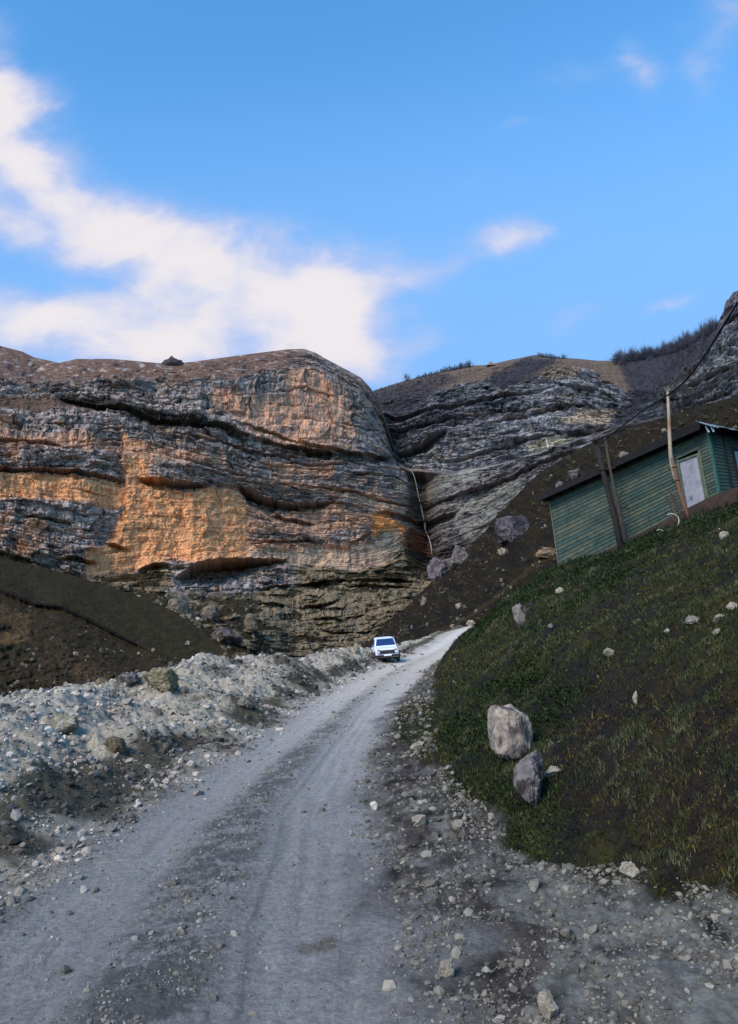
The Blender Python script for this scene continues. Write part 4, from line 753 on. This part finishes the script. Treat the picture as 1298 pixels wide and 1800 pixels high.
# ------------------------------------------------------------------ the green hut
HA = Vector((10.33, 43.0)); HB = Vector((15.25, 33.0)); HL = (HB - HA).length
hx = (HB - HA).normalized(); hy = Vector((-hx.y, hx.x))      # hx along the front wall, hy into the hut
if hy.x < 0: hy = -hy
HZ = 7.9
hut = thing('hut', (HA.x, HA.y, HZ), 'long green plank hut with overhanging roof and pale door on the grassy slope', 'hut')
hut.matrix_world = Matrix(((hx.x, hy.x, 0, HA.x), (hx.y, hy.y, 0, HA.y), (0, 0, 1, HZ), (0, 0, 0, 1)))
M_green = mat('green_paint', (.052, .066, .053), rough=.8, var=.4, vscale=2.5, bump=.012, bscale=30, spec=.15, tint=((.075, .085, .055), 1.3))
M_greend = mat('dark_green_paint', (.015, .036, .030), rough=.8, var=.35, vscale=3, bump=.01, bscale=30, tint=((.025, .045, .032), 2))
M_dark = mat('tarred_wood', (.010, .008, .008), rough=.95, var=.4, vscale=4, bump=.02, bscale=20)
M_trim = mat('weathered_trim', (.085, .10, .065), rough=.85, var=.4, vscale=5, bump=.008, bscale=40)
M_door = mat('pale_board', (.27, .245, .26), rough=.8, var=.2, vscale=3, bump=.005, bscale=30, tint=((.17, .155, .18), 1.8))
M_metal = mat('zinc_sheet', (.22, .26, .27), rough=.5, var=.25, vscale=2, metal=.35, bump=.01, bscale=8)
M_earth = mat('clay_foundation', (.036, .021, .015), rough=1, var=.45, vscale=3, bump=.08, bscale=5)
M_glass = mat('dim_glass', (.03, .09, .09), rough=.25, var=.2, spec=.5)
def loc(P): return hut.matrix_world.inverted() @ Vector(P)
def wall_hit(px, py, off=0.0):
    """point of the front wall plane seen along this ray, in hut coordinates (along, height)"""
    d = Vector(ray(px, py).tolist()); o_ = Vector((0, 0, EYE)); n = Vector((hy.x, hy.y, 0)); a = Vector((HA.x, HA.y, HZ))
    t = (a - o_).dot(n) / d.dot(n); q = loc(o_ + d * t); return q.x, q.z
base_z = lambda s: -.75 + 1.78 * s / HL          # foot of the planking climbs with the slope
top_z = lambda s: 3.62 + .40 * s / HL
dx0, dz0 = wall_hit(1210, 885); dx1, dz1 = wall_hit(1240, 873); dxl, dzt = wall_hit(1187, 816); dxr, dzt2 = wall_hit(1219, 803)
d0, d1 = dx0 - .05, dx1 + .02; dt = min(dzt, dzt2) ; db = base_z(d0) + .03
b = MB(); npl = 20
r5 = random.Random(4)
for i in range(npl):                              # lapped boards, each its own slightly uneven plank
    f0, f1 = i / npl, (i + 1) / npl + .004
    segs = [0, 2.9 + r5.uniform(-.3, .3), 5.8 + r5.uniform(-.3, .3), HL]
    for s0, s1 in zip(segs[:-1], segs[1:]):
        s1 = s1 - .006
        for (q0, q1) in ([(s0, s1)] if not (s0 < d1 and s1 > d0) else [(s0, min(s1, d0 - .09)), (d1 + .09, s1), (max(s0, d0 - .09), min(s1, d1 + .09))]):
            if q1 - q0 < .02: continue
            mid_ = q0 >= d0 - .1 and q1 <= d1 + .1 and s0 < d1
            zz = lambda s, f: base_z(s) + (top_z(s) - base_z(s)) * f
            if mid_ and zz(q0, f0) < dt + .12: continue
            o1 = .05 + r5.uniform(-.006, .006); o0 = .012
            b.hexa([(q0, -o1, zz(q0, f0)), (q1, -o1, zz(q1, f0)), (q1, .02, zz(q1, f0)), (q0, .02, zz(q0, f0)), (q0, -o0, zz(q0, f1)), (q1, -o0, zz(q1, f1)), (q1, .02, zz(q1, f1)), (q0, .02, zz(q0, f1))])
wo = b.build('wall', M_green, hut)
for c_, t2 in (((.036, .056, .046), (.06, .075, .05)), ((.060, .076, .055), (.10, .10, .065)), ((.040, .066, .056), (.05, .07, .055))):
    wo.data.materials.append(mat('green_paint', c_, rough=.85, var=.4, vscale=3, bump=.012, bscale=30, spec=.1, tint=(t2, 1.6)))
bi = [r5.choice((0, 0, 1, 2, 3)) for _ in range(len(wo.data.polygons) // 6 + 1)]
wo.data.polygons.foreach_set('material_index', [bi[i // 6] for i in range(len(wo.data.polygons))])
HW = 5.2
# inner shell walls: back and left end, set behind the planking
b = MB(); b.hexa([(.0, .025, -1.2), (.12, .025, -1.2), (.12, HW, -1.2), (.0, HW, -1.2), (.0, .025, 3.6), (.12, .025, 3.6), (.12, HW, 2.9), (.0, HW, 2.9)]); b.box(.12, HL, HW - .12, HW, -.5, 2.85)
b.build('wall', M_greend, hut)
b = MB()                                           # right end wall of horizontal boards
for i in range(18):
    f0, f1 = i / 18, (i + 1) / 18 + .004; zb = 1.06; 
    zt = lambda v: 3.98 - .75 * v / HW
    g0 = lambda v, f: zb + (zt(v) - zb) * f
    b.hexa([(HL - .02, .03, g0(.03, f0)), (HL + .04, .03, g0(.03, f0)), (HL + .04, HW, g0(HW, f0)), (HL - .02, HW, g0(HW, f0)), (HL - .02, .03, g0(.03, f1)), (HL + .01, .03, g0(.03, f1)), (HL + .01, HW, g0(HW, f1)), (HL - .02, HW, g0(HW, f1))])
b.build('end_wall', M_greend, hut)
b = MB(); b.box(-.05, .04, -.075, -.052, base_z(0) - .1, top_z(0)); tr = b.build('corner_board', M_trim, hut, bevel=.004)
b = MB(); b.box(HL - .02, HL + .065, -.075, .06, base_z(HL) - .02, top_z(HL) + .0); b.build('corner_board', mat('teal_trim', (.03, .09, .07), var=.3, vscale=6), hut, bevel=.004)
b = MB(); b.box(HL - .62, HL - .52, -.085, -.053, base_z(HL - .6), top_z(HL) - .85); b.build('batten', M_trim, hut, bevel=.004)
# door with its frame
b = MB(); b.box(d0, d1, -.03, .0, db, dt); dr = b.build('door', M_door, hut, bevel=.004); tag(dr, 'pale lavender door panel with scuffs and a dark cross mark')
b = MB(); cxm = d0 + (d1 - d0) * .30; czm = db + .38
for sg in (1, -1): b.box(-.13, .13, -.002, .002, -.012, .012, Matrix.Translation((cxm, -.036, czm)) @ Matrix.Rotation(sg * .95, 4, 'Y'))
b.build('mark', M_dark, dr)
b = MB(); b.box(d0 + .5, d0 + .82, -.040, -.0325, db + .04, db + .09); b.box(d0 + .45, d0 + .72, -.040, -.0325, db + .02, db + .05); b.build('sill_gap', M_dark, dr)
b = MB(); b.box(d0 - .09, d0 - .002, -.09, .0, db - .05, dt + .10); b.box(d1 + .002, d1 + .09, -.09, .0, db + .2, dt + .10); b.box(d0 - .001, d1 + .001, -.088, .0, dt + .004, dt + .10); b.build('door_frame', M_trim, hut, bevel=.004)
# window in the end wall
b = MB(); b.box(HL + .045, HL + .075, 1.35, 2.6, 1.75, 3.0); wf = b.build('window', M_glass, hut)
b = MB(); [b.box(HL + .045, HL + .11, *q) for q in ((1.25, 1.345, 1.65, 3.1), (2.605, 2.7, 1.65, 3.1), (1.346, 2.604, 1.65, 1.745), (1.346, 2.604, 3.005, 3.1))]; b.box(HL + .078, HL + .1, 1.93, 2.0, 1.746, 3.004); b.build('frame', M_dark, wf)
b = MB(); b.box(HL + .045, HL + .09, .78, .86, 1.1, 3.7); b.build('batten', M_dark, hut)
# roof: deck with deep eaves, dark boards seen from below
b = MB(); b.hexa([(-.35, -.62, 3.60), (HL + .15, -.62, 4.00), (HL + .35, HW + .4, 3.26), (-.35, HW + .4, 2.86), (-.35, -.62, 3.78), (HL + .15, -.62, 4.22), (HL + .35, HW + .4, 3.48), (-.35, HW + .4, 3.04)])
rf = b.build('roof', M_dark, hut, bevel=.01)
b = MB(); b.box(-.34, HL + .14, -.60, -.03, 3.42, 3.5)
for i in range(9): s_ = .3 + i * (HL - .6) / 8; b.box(s_ - .05, s_ + .05, -.56, .0, 3.52 + .4 * s_ / HL - .02, 3.66 + .4 * s_ / HL - .06)
b = MB()
for i in range(12): s_ = .1 + i * (HL - .2) / 11; zt_ = 3.6 + .4 * s_ / HL; MB().box(s_ - .045, s_ + .045, -.58, .0, zt_ - .13, zt_ - .003).build('rafter', M_dark, rf)
b = MB()                                           # fascia following the eave
b.hexa([(-.37, -.68, 3.50), (HL + .17, -.68, 3.86), (HL + .17, -.63, 3.86), (-.37, -.63, 3.50), (-.37, -.68, 3.80), (HL + .17, -.68, 4.24), (HL + .17, -.63, 4.24), (-.37, -.63, 3.80)])
b.build('fascia', M_dark, rf)
def sheet_metal(v0, v1, z0, z1, x0, x1, n=14, dz=0):
    b = MB(); V = []; F = []
    for i in range(n + 1):
        f = i / n; v = v0 + (v1 - v0) * f; w_ = .025 * math.sin(f * math.pi * 7)
        V += [(x0, v, z0 + (z1 - z0) * f + w_ + dz), (x1, v, z0 + (z1 - z0) * f + w_ - .38)]
    m = len(V); V += [(a_, b_, c_ + .012) for a_, b_, c_ in V]
    for i in range(n): k = 2 * i; F += [(k, k + 1, k + 3, k + 2), (m + k, m + k + 2, m + k + 3, m + k + 1), (k + 1, m + k + 1, m + k + 3, k + 3), (k, k + 2, m + k + 2, m + k)]
    F += [(0, m, m + 1, 1), (2 * n, 2 * n + 1, m + 2 * n + 1, m + 2 * n)]
    return b.add(V, F).build('roof_sheet', M_metal, hut)
sheet_metal(-.66, .05, 4.26, 4.18, HL + .05, HL + .62); sheet_metal(.14, 2.3, 4.17, 3.95, HL + .05, HL + .75); sheet_metal(2.34, HW + .3, 3.94, 3.55, HL + .05, HL + .70)
b = MB(); b.box(-.03, .03, -.02, .02, -.35, .0, Matrix.Translation((HL + .30, -.42, 3.98)) @ Matrix.Rotation(-.35, 4, 'Y')); b.box(-.03, .03, -.02, .02, -.35, .0, Matrix.Translation((HL + .40, -.25, 3.98)) @ Matrix.Rotation(-.35, 4, 'Y')); b.build('bracket', mat('pale_strip', (.5, .5, .5)), hut)
# foundation of clay and stones
s_ = np.linspace(2.6, HL + 1.2, 80); V = []; 
for q in s_:
    zb = base_z(min(q, HL)) - .01; n_ = float(pn(q * 1.3, 2.2, 5)) * .10
    V += [(q, -.16 + n_, zb), (q, -.42 + n_ * 2, zb - .28), (q, -.62 + n_ * 2, zb - .75), (q, -.66, zb - 2.0), (q, .6, zb - .01), (q, .6, zb - 2.0)]
Fc = []
for i in range(len(s_) - 1):
    k = i * 6
    for a_, c_ in ((0, 1), (1, 2), (2, 3), (4, 0)): Fc.append((k + a_, k + 6 + a_, k + 6 + c_, k + c_))
b = MB().add(V, Fc + [(0, 1, 2, 3, 5, 4), tuple((len(s_) - 1) * 6 + q for q in (4, 5, 3, 2, 1, 0))]); b.box(HL + .0, HL + .6, .61, HW, -1.2, 1.04); b.build('foundation', M_earth, hut, smooth=False)

# ------------------------------------------------------------------ poles, cable, hose
M_pale = mat('peeled_wood', (.30, .225, .155), rough=.8, var=.3, vscale=5, bump=.01, bscale=25, tint=((.20, .10, .055), .8))
M_rust = mat('rusty_wood', (.16, .065, .035), rough=.9, var=.35, vscale=6, bump=.01, bscale=25, tint=((.10, .07, .055), 3))
M_pole = mat('dark_pole_wood', (.018, .014, .012), rough=.95, var=.4, vscale=5, bump=.015, bscale=20)
M_pole2 = mat('brown_pole_wood', (.05, .035, .025), rough=.95, var=.4, vscale=5, bump=.015, bscale=20)
def A3(px, py, y): return Vector(at(px, py, y).tolist())
def on_pole(px, py, y):   # foot pushed into the ground
    q = A3(px, py, y); return q
T1, B1 = A3(1046, 771, 37.6), A3(1094, 968, 37.2)
t = thing('utility_pole', B1, 'pair of dark leaning wooden poles in front of the middle of the green hut', 'pole')
R0 = B1
b = MB(); b.tube([B1 - R0 - Vector((0, 0, .5)), A3(1080, 905, 37.3) - R0, A3(1066, 850, 37.4) - R0, T1 - R0], [.165, .15, .135, .12], 10); b.build('post', M_pole, t, smooth=True)
b = MB(); b.tube([A3(1105, 962, 37.0) - R0 - Vector((0, 0, .5)), A3(1087, 890, 37.0) - R0, A3(1074, 830, 37.1) - R0, A3(1063, 768, 37.2) - R0], [.085, .08, .07, .06], 8); b.build('brace', M_pole2, t, smooth=True)
b = MB(); b.tube([A3(1040, 776, 37.4) - R0, A3(1072, 764, 37.1) - R0], .07, 8); b.build('crossbar', M_pole, t)
for i, (a, c_) in enumerate(((1060, 826), (1078, 896))): MB().tube([A3(a - 9, c_, 37.45) - R0, A3(a + 22, c_ - 4, 37.0) - R0], .045, 6).build('rail', M_pole, t)
B2 = A3(1212, 912, 32.4); t = thing('utility_pole', B2, 'tall pale crooked pole with rusty lower splice beside the hut door', 'pole')
b = MB(); b.tube([A3(a, c_, d) - B2 for a, c_, d in ((1174, 690, 32.6), (1176, 730, 32.6), (1177.5, 770, 32.55), (1179, 800, 32.5), (1183, 826, 32.5), (1190, 850, 32.45))], [.055, .07, .08, .085, .085, .075], 9); b.build('pole_top', M_pale, t, smooth=True)
b = MB(); b.tube([A3(a, c_, d) - B2 for a, c_, d in ((1181, 806, 32.35), (1189, 836, 32.35), (1196, 866, 32.35), (1203, 888, 32.35), (1214, 918, 32.3))], [.06, .075, .08, .075, .06], 9); b.build('pole_foot', M_rust, t, smooth=True)
b = MB()
for q in ((1183, 823), (1189, 846)): 
    c0 = A3(q[0], q[1], 32.42) - B2; MB().tube([c0 + Vector((math.cos(a_) * .15, math.sin(a_) * .15, .0)) for a_ in np.linspace(0, 2 * math.pi, 13)], .018, 5).build('wire_wrap', M_dark, t)
b = MB()
for (px0, py0, px1, py1) in ((1174, 692, 1168, 680), (1174, 692, 1179, 681), (1174, 690, 1174, 678)): b.tube([A3(px0, py0, 32.6) - B2, A3(px1, py1, 32.6) - B2], [.02, .008], 5)
b.build('splinter', M_pale, t)
b = MB()   # leaning planks at the foot of the pale pole
pl = thing('plank', A3(1192, 905, 32.7), 'short weathered planks leaning on the wall beside the pale pole', 'plank')
for i, (a0, b0, a1, b1) in enumerate(((1178, 862, 1192, 900), (1184, 868, 1199, 900), (1172, 872, 1186, 904))):
    MB().tube([A3(a0, b0, 32.95) - A3(1192, 905, 32.7), A3(a1, b1, 32.6) - A3(1192, 905, 32.7)], .05, 4).build('board', M_pole2, pl)
def smooth_path(pts, n=10):
    P_ = [Vector(p) for p in pts]; o_ = []
    for i in range(len(P_) - 1):
        p0, p1, p2, p3 = P_[max(i - 1, 0)], P_[i], P_[i + 1], P_[min(i + 2, len(P_) - 1)]
        for k in range(n):
            t_ = k / n; o_.append(.5 * ((2 * p1) + (p2 - p0) * t_ + (2 * p0 - 5 * p1 + 4 * p2 - p3) * t_ ** 2 + (3 * p1 - p0 - 3 * p2 + p3) * t_ ** 3))
    return o_ + [P_[-1]]
pts = smooth_path([A3(*q) for q in ((1056, 780, 37.2), (1090, 752, 35.8), (1130, 722, 34.2), (1175, 694, 32.5), (1205, 669, 30.6), (1230, 638, 29), (1252, 605, 27.5), (1272, 572, 26), (1292, 540, 24.8), (1340, 470, 23), (1420, 370, 21))])
b = MB(); b.tube(pts, [.036] * 30 + [.04] * (len(pts) - 30), 8); tag(b.build('cable', M_dark, None, smooth=True), 'thick black cable sagging from the dark poles over the pale pole and up right', 'cable')
E3 = A3(1420, 372, 21); b = MB(); b.tube([Vector((E3.x + .3, E3.y, 7.5)), E3 + Vector((0, 0, .1))], [.14, .1], 8)
tag(b.build('utility_pole', M_pole, None, smooth=True), 'dark pole up the slope that carries the upper end of the black cable', 'pole')
for i, (cx_, cy_, rx, lab) in enumerate(((1181, 916, 13, 'pale hose loop hanging against the hut foundation'), (1160, 940, 9, 'small pale hose loop lower left in the weeds below the hut'))):
    b = MB(); b.tube([A3(cx_ + rx * math.cos(a_), cy_ + rx * 1.0 * math.sin(a_), 32.2 + i * 1.1) for a_ in np.linspace(-2.2, .9 + .4 * i, 22)], .022, 6)
    tag(b.build('hose', mat('pale_hose', (.35, .33, .28)), None, smooth=True), lab, 'hose')

# ------------------------------------------------------------------ the white car
def build_car():
    cz = float(near_h(np.array([.35]), np.array([48.5]))[0])
    pc = A3(683, 1167, 48.2)
    o = thing('car', (pc.x, 48.4, 0), 'small boxy white off-road car facing the camera on the gravel road', 'car')
    g0 = float(near_h(np.array([pc.x]), np.array([48.4]))[0]); g1 = float(near_h(np.array([pc.x]), np.array([51.0]))[0])
    o.location.z = g0 + .0
    o.rotation_euler = (math.atan2(g1 - g0, 2.6), 0, math.radians(4)); o.scale = (.92, .92, .92)
    Mw = mat('white_car_paint', (.66, .68, .76), rough=.35, var=.05, vscale=3, spec=.5); Mk = mat('black_trim', (.015, .015, .018), rough=.6); Mg = mat('windscreen_glass', (.012, .03, .10), rough=.08, spec=.8)
    Mt = mat('tyre_rubber', (.02, .02, .02), rough=.9); Ml = mat('headlight_glass', (.5, .5, .52), rough=.2, spec=.7); Mp = mat('plate', (.75, .75, .76), rough=.5)
    # local: x across, y=0 front going back to 3.6, z up.  Profile sections (y, half width, z low, z high)
    def loft(secs, name, m, par=o, n=6):
        """secs: (y, [(x,z) half outline from bottom centre to top centre])"""
        V = []; F = []
        L = len(secs[0][1])
        for y_, hp in secs:
            full = [(q[0], q[1]) for q in hp] + [(-q[0], q[1]) for q in hp[::-1]]
            V += [(a_, y_, c_) for a_, c_ in full]
        m_ = 2 * L
        for i in range(len(secs) - 1):
            for k in range(m_): F.append((i * m_ + k, i * m_ + (k + 1) % m_, (i + 1) * m_ + (k + 1) % m_, (i + 1) * m_ + k))
        F += [tuple(range(m_))[::-1], tuple((len(secs) - 1) * m_ + k for k in range(m_))]
        q = MB().add(V, F).build(name, m, par, bevel=.03)
        return q
    lower = lambda w, z0, z1, s=.05: [(w * .96, z0), (w, z0 + .18), (w, z1 - .14), (w - s, z1 - .03), (w - s * 3, z1)]
    body = loft([(.02, lower(.74, .42, .92)), (.12, lower(.79, .38, .97)), (.9, lower(.82, .38, 1.02)), (1.15, lower(.83, .38, 1.05)), (3.3, lower(.83, .38, 1.05)), (3.6, lower(.78, .45, 1.0))], 'body', Mw)
    cab = lambda w0, w1, z0, z1: [(w0 - .01, z0), (w0, z0 + .02), (w1 + .02, z1 - .09), (w1 - .04, z1 - .02), (w1 - .16, z1)]
    loft([(1.08, cab(.76, .75, 1.0, 1.07)), (1.5, cab(.78, .66, 1.0, 1.55)), (1.7, cab(.78, .63, 1.0, 1.62)), (3.2, cab(.78, .63, 1.0, 1.62)), (3.5, cab(.76, .66, 1.0, 1.30))], 'cabin', Mw)
    def quad_slab(P4, th, name, m, par=o):
        P4 = [Vector(q) for q in P4]; n = (P4[1] - P4[0]).cross(P4[3] - P4[0]).normalized() * th
        return MB().hexa([*P4, *[q + n for q in P4]]).build(name, m, par)
    quad_slab([(-.67, 1.125, 1.10), (.67, 1.125, 1.10), (.565, 1.50, 1.535), (-.565, 1.50, 1.535)], .03, 'windscreen', Mg)
    for sx in (-1, 1):
        q = quad_slab([(sx * .795, 1.6, 1.1), (sx * .795, 3.1, 1.1), (sx * .675, 3.0, 1.5), (sx * .675, 1.75, 1.5)], .02 * (-sx), 'side_window', Mg)
    b = MB(); b.box(-.60, .60, -.015, .03, .62, .86); gr = b.build('grille', Mk, o)
    b = MB(); [b.box(-.42 + i * .07, -.40 + i * .07, -.028, -.017, .66, .84) for i in range(13)]; b.build('grille_bar', mat('grille_grey', (.06, .06, .07)), gr)
    for sx in (-1, 1):
        b = MB(); b.tube([(sx * .60, -.045, .745), (sx * .60, .02, .745)], .105, 14); h = b.build('headlight', Ml, o, smooth=False)
        b = MB(); b.box(sx * .60 - .1, sx * .60 + .1, -.012, .03, .87, .93); b.build('indicator', mat('amber', (.5, .2, .04)), o)
        b = MB(); b.tube([(sx * .80, 1.18, 1.06), (sx * .93, 1.14, 1.12)], .015, 6); b.box(sx * .98 - .085, sx * .98 + .085, 1.10, 1.15, 1.05, 1.21); b.build('mirror', Mk, o)
    b = MB(); b.box(-.84, .84, -.12, .0, .42, .56); bp_ = b.build('bumper', Mk, o, bevel=.02)
    b = MB(); b.box(-.26, .26, -.132, -.122, .49, .60); b.build('number_plate', Mp, o)
    b = MB(); b.box(-.62, .62, .15, 3.3, .26, .40); b.build('chassis', Mk, o)
    for sx in (-1, 1):
        for wy in (.62, 2.85):
            b = MB(); cx_ = sx * .74
            prof = [(-.09, .22), (-.10, .30), (-.07, .345), (.07, .345), (.10, .30), (.09, .22)]
            V = []; F = []; n = 24
            for a_, r_w in prof:
                for k in range(n): V.append((cx_ + a_, wy + r_w * math.cos(2 * math.pi * k / n), .345 + r_w * math.sin(2 * math.pi * k / n)))
            for i in range(len(prof) - 1):
                for k in range(n): F.append((i * n + k, i * n + (k + 1) % n, (i + 1) * n + (k + 1) % n, (i + 1) * n + k))
            F += [tuple(range(n)), tuple((len(prof) - 1) * n + k for k in range(n))[::-1]]
            w_ = b.add(V, F).build('wheel', Mt, o, smooth=False)
            MB().tube([(cx_ + sx * .075, wy, .345), (cx_ + sx * .108, wy, .345)], .19, 16).build('rim', mat('grey_rim', (.3, .3, .32), rough=.4), w_)
            # arch
            b = MB(); b.tube([(sx * .835, wy + .42 * math.cos(a_), .345 + .42 * math.sin(a_)) for a_ in np.linspace(0, math.pi, 12)], .03, 5); b.build('wheel_arch', Mk, o)
    [MB().tube([(sx * .35, 1.12, 1.10), (sx * .35 + .30, 1.25, 1.27)], .008, 4).build('wiper', Mk, o) for sx in (-1, 1)]
build_car()

# ------------------------------------------------------------------ waterfalls
M_water = mat('white_water', (.36, .36, .38), rough=.5, var=.2, vscale=1.5, spec=.4)
def fall(pts, ws, label):
    path = []
    for a, b_ in pts:
        q = on(AP, A_PX, A_PY, a, b_) if True else None
        path.append(q)
    # water hangs free of the rock: keep the nearest distance met so far
    dmin = 1e9; P_ = []
    for (a, b_), q in zip(pts, path):
        dmin = min(dmin + .0, q.y - 1.2); P_.append(A3(a, b_, dmin))
    b = MB()
    for k in range(6):
        r = random.Random(k); ox, oy = r.uniform(-.22, .22), r.uniform(-.2, .2); pp = smooth_path([p + Vector((ox * (.3 + .12 * i) + r.uniform(-.04, .04), oy, 0)) for i, p in enumerate(P_)], 6)
        b.tube(pp, [max(.012, float(np.interp(i / (len(pp) - 1), np.linspace(0, 1, len(ws)), ws)) * (.28 + .25 * r.random()) * (1 + .5 * float(pn(i * .7, k * 5.1, 3)))) for i in range(len(pp))], 6)
    o = b.build('waterfall', M_water, None, smooth=True); return tag(o, label, 'waterfall')
fall([(722, 826), (727, 834), (730, 843), (733, 856), (736, 872), (740, 888), (743, 902), (746, 916), (748, 932)], [.14, .12, .08, .045, .035, .035, .07, .08, .05], 'upper thin white waterfall dropping from the notch between the cliffs')
fall([(747, 933), (751, 938), (755, 948), (758, 960), (759.5, 975)], [.08, .17, .17, .15, .05], 'lower brighter jet of the waterfall in front of the reddish wet wall')
q0 = on(BP, B_PX, B_PY, 962, 778)
b = MB(); b.tube([A3(961, 772, q0.y - 4), A3(964, 790, q0.y - 4.3), A3(966, 804, q0.y - 4.6), A3(968, 818, q0.y - 5)], [.10, .28, .35, .55], 7); tag(b.build('waterfall', mat('grey_water', (.42, .43, .45), rough=.6), None, smooth=True), 'short faint grey waterfall high on the right cliff', 'waterfall')

# ------------------------------------------------------------------ bare trees and bushes along the skyline
M_twig = mat('bare_twigs', (.060, .058, .075), rough=.9, var=.2)
def bush_mesh(seed, spread=.95, n=40, trunk=.3, tr=.034):
    r = random.Random(seed); tb = MB(); cb_ = MB()
    tb.tube([(0, 0, -.3), (r.uniform(-.03, .03), 0, trunk * .5), (r.uniform(-.06, .06), 0, trunk)], [tr, tr * .8, tr * .6], 5)
    for i in range(n):
        a = r.uniform(0, 6.283); el = r.uniform(.1, 1.5); L_ = r.uniform(.3, .68)
        d = Vector((math.cos(a) * math.cos(el) * spread, math.sin(a) * math.cos(el) * spread, math.sin(el))); p0 = Vector((0, 0, trunk * r.uniform(.5, 1)))
        p1 = p0 + d * L_ * .5 + Vector((0, 0, .04)); p2 = p0 + d * L_
        cb_.tube([p0, p1, p2], [tr * .35, tr * .22, tr * .08], 3, cap=False)
        for j in range(7):
            q = p0.lerp(p2, r.uniform(.4, 1)); e_ = d.normalized() + Vector((r.uniform(-.8, .8), r.uniform(-.8, .8), r.uniform(-.2, .8)))
            cb_.tube([q, q + e_ * r.uniform(.10, .24)], [tr * .16, tr * .06], 3, cap=False)
    return tb, cb_
protos = []
for sd_ in range(4):
    tb, cb_ = bush_mesh(sd_ * 7 + 1); protos.append((tb, cb_))
pm = []
for tb, cb_ in protos:
    a = tb.build('trunk', M_twig); b_ = cb_.build('crown', M_twig); pm.append((a.data, b_.data)); bpy.data.objects.remove(a); bpy.data.objects.remove(b_)
def tree(name, p, h, k, label, cat, group, w=1.0):
    p = Vector(p) - Vector((0, 0, .22 * h)); t = thing(name, p, label, cat, group); t.scale = (h * w, h * w, h); t.rotation_euler = (0, 0, random.uniform(0, 6.28))
    for nm_, me in (('trunk', pm[k % 4][0]), ('crown', pm[k % 4][1])):
        o = bpy.data.objects.new(nm_, me); C.objects.link(o); o.parent = t
def crest(px): return np.interp(px, [q[0] for q in gB[0]], [q[1] for q in gB[0]])
def pB(px, dy=2):
    i = np.argmin((B_PX - px) ** 2 + (B_PY - (crest(px) + dy)) ** 2); return Vector(BP.reshape(-1, 3)[i])
tree('bare_tree', pB(715), 5.6, 0, 'lone round bare tree at the left end of the right skyline', 'tree', None, .95)
ORD = 'first second third fourth fifth sixth seventh eighth ninth tenth eleventh twelfth thirteenth fourteenth fifteenth sixteenth seventeenth eighteenth nineteenth'.split()
TENS = {2: 'twenty', 3: 'thirty', 4: 'forty', 5: 'fifty', 6: 'sixty'}
def nth(i):
    return ORD[i] if i < 19 else (TENS[(i + 1) // 10][:-1] + 'ieth' if (i + 1) % 10 == 0 else TENS[(i + 1) // 10] + '-' + ORD[(i + 1) % 10 - 1])
rr_ = random.Random(3); k = 0; n_ = 0
px = 733
while px < 828:
    k += 1; tree('bare_bush', pB(px), rr_.uniform(2.0, 3.9) * (.75 + .5 * (px - 733) / 95), k, nth(n_) + ' leafless bush from the left in the row left of the rock spire', 'bush', 'bare bushes left of the rock spire', rr_.uniform(.8, 1.1)); px += rr_.uniform(3.2, 6); n_ += 1
n_ = 0
for px in (948, 954, 961, 968, 975, 984, 991):
    k += 1; tree('bare_bush', pB(px), rr_.uniform(2.0, 3.6), k, nth(n_) + ' leafless bush from the left on the rounded top right of the rock spire', 'bush', 'bare bushes right of the rock spire', 1.1); n_ += 1
px = 1084; n_ = 0
while px < 1262:
    k += 1; tree('bare_bush', pB(px, rr_.uniform(1, 8)), rr_.uniform(4.5, 8.0), k, nth(n_) + ' leafless bush from the left in the thicket climbing the right ridge', 'bush', 'bare bushes climbing the right ridge', rr_.uniform(.8, 1.15)); px += rr_.uniform(2.6, 4.6); n_ += 1
# scrub covering the dark gully of the right cliff: one mass
b = MB(); r = random.Random(8); sc_pts = []
flat = BP.reshape(-1, 3); fx, fy = B_PX.ravel(), B_PY.ravel(); sm = scr.ravel(); idx = np.flatnonzero(sm > .5); pick = rng.choice(idx, 1500)
V = []; F_ = []
for i in pick:
    p = flat[i]; h_ = r.uniform(.8, 2.2)
    for j in range(14):
        a = r.uniform(0, 6.283); el = r.uniform(.2, 1.4); d = np.array([math.cos(a) * math.cos(el), math.sin(a) * math.cos(el), math.sin(el)]) * h_ * r.uniform(.6, 1)
        s_ = np.array([-math.sin(a), math.cos(a), 0]) * .05; q = p + np.array([r.uniform(-.3, .3), r.uniform(-.3, .3), -.1]); k0 = len(V)
        V += [q - s_, q + s_, q + d]; F_.append((k0, k0 + 1, k0 + 2))
tag(mesh_np('scrub', np.array(V), np.array(F_), M_twig, smooth=False), kind='stuff')
# dark shrubs dotted over the left cliff's ledges
rr_ = random.Random(12)
for i, (a, b_) in enumerate(sorted([(430, 648), (426, 655), (205, 648), (120, 690), (260, 705), (330, 742), (300, 738), (200, 712), (380, 757), (280, 735), (700, 818), (715, 822), (60, 735), (520, 792), (600, 800), (40, 662), (15, 650), (150, 655)])):
    p = on(AP, A_PX, A_PY, a, b_); tree('bare_bush', p, rr_.uniform(1.8, 3.2), i, nth(i) + ' small dark bush from the left on the ledges of the left cliff', 'bush', 'small bushes on the left cliff ledges', 1.2)
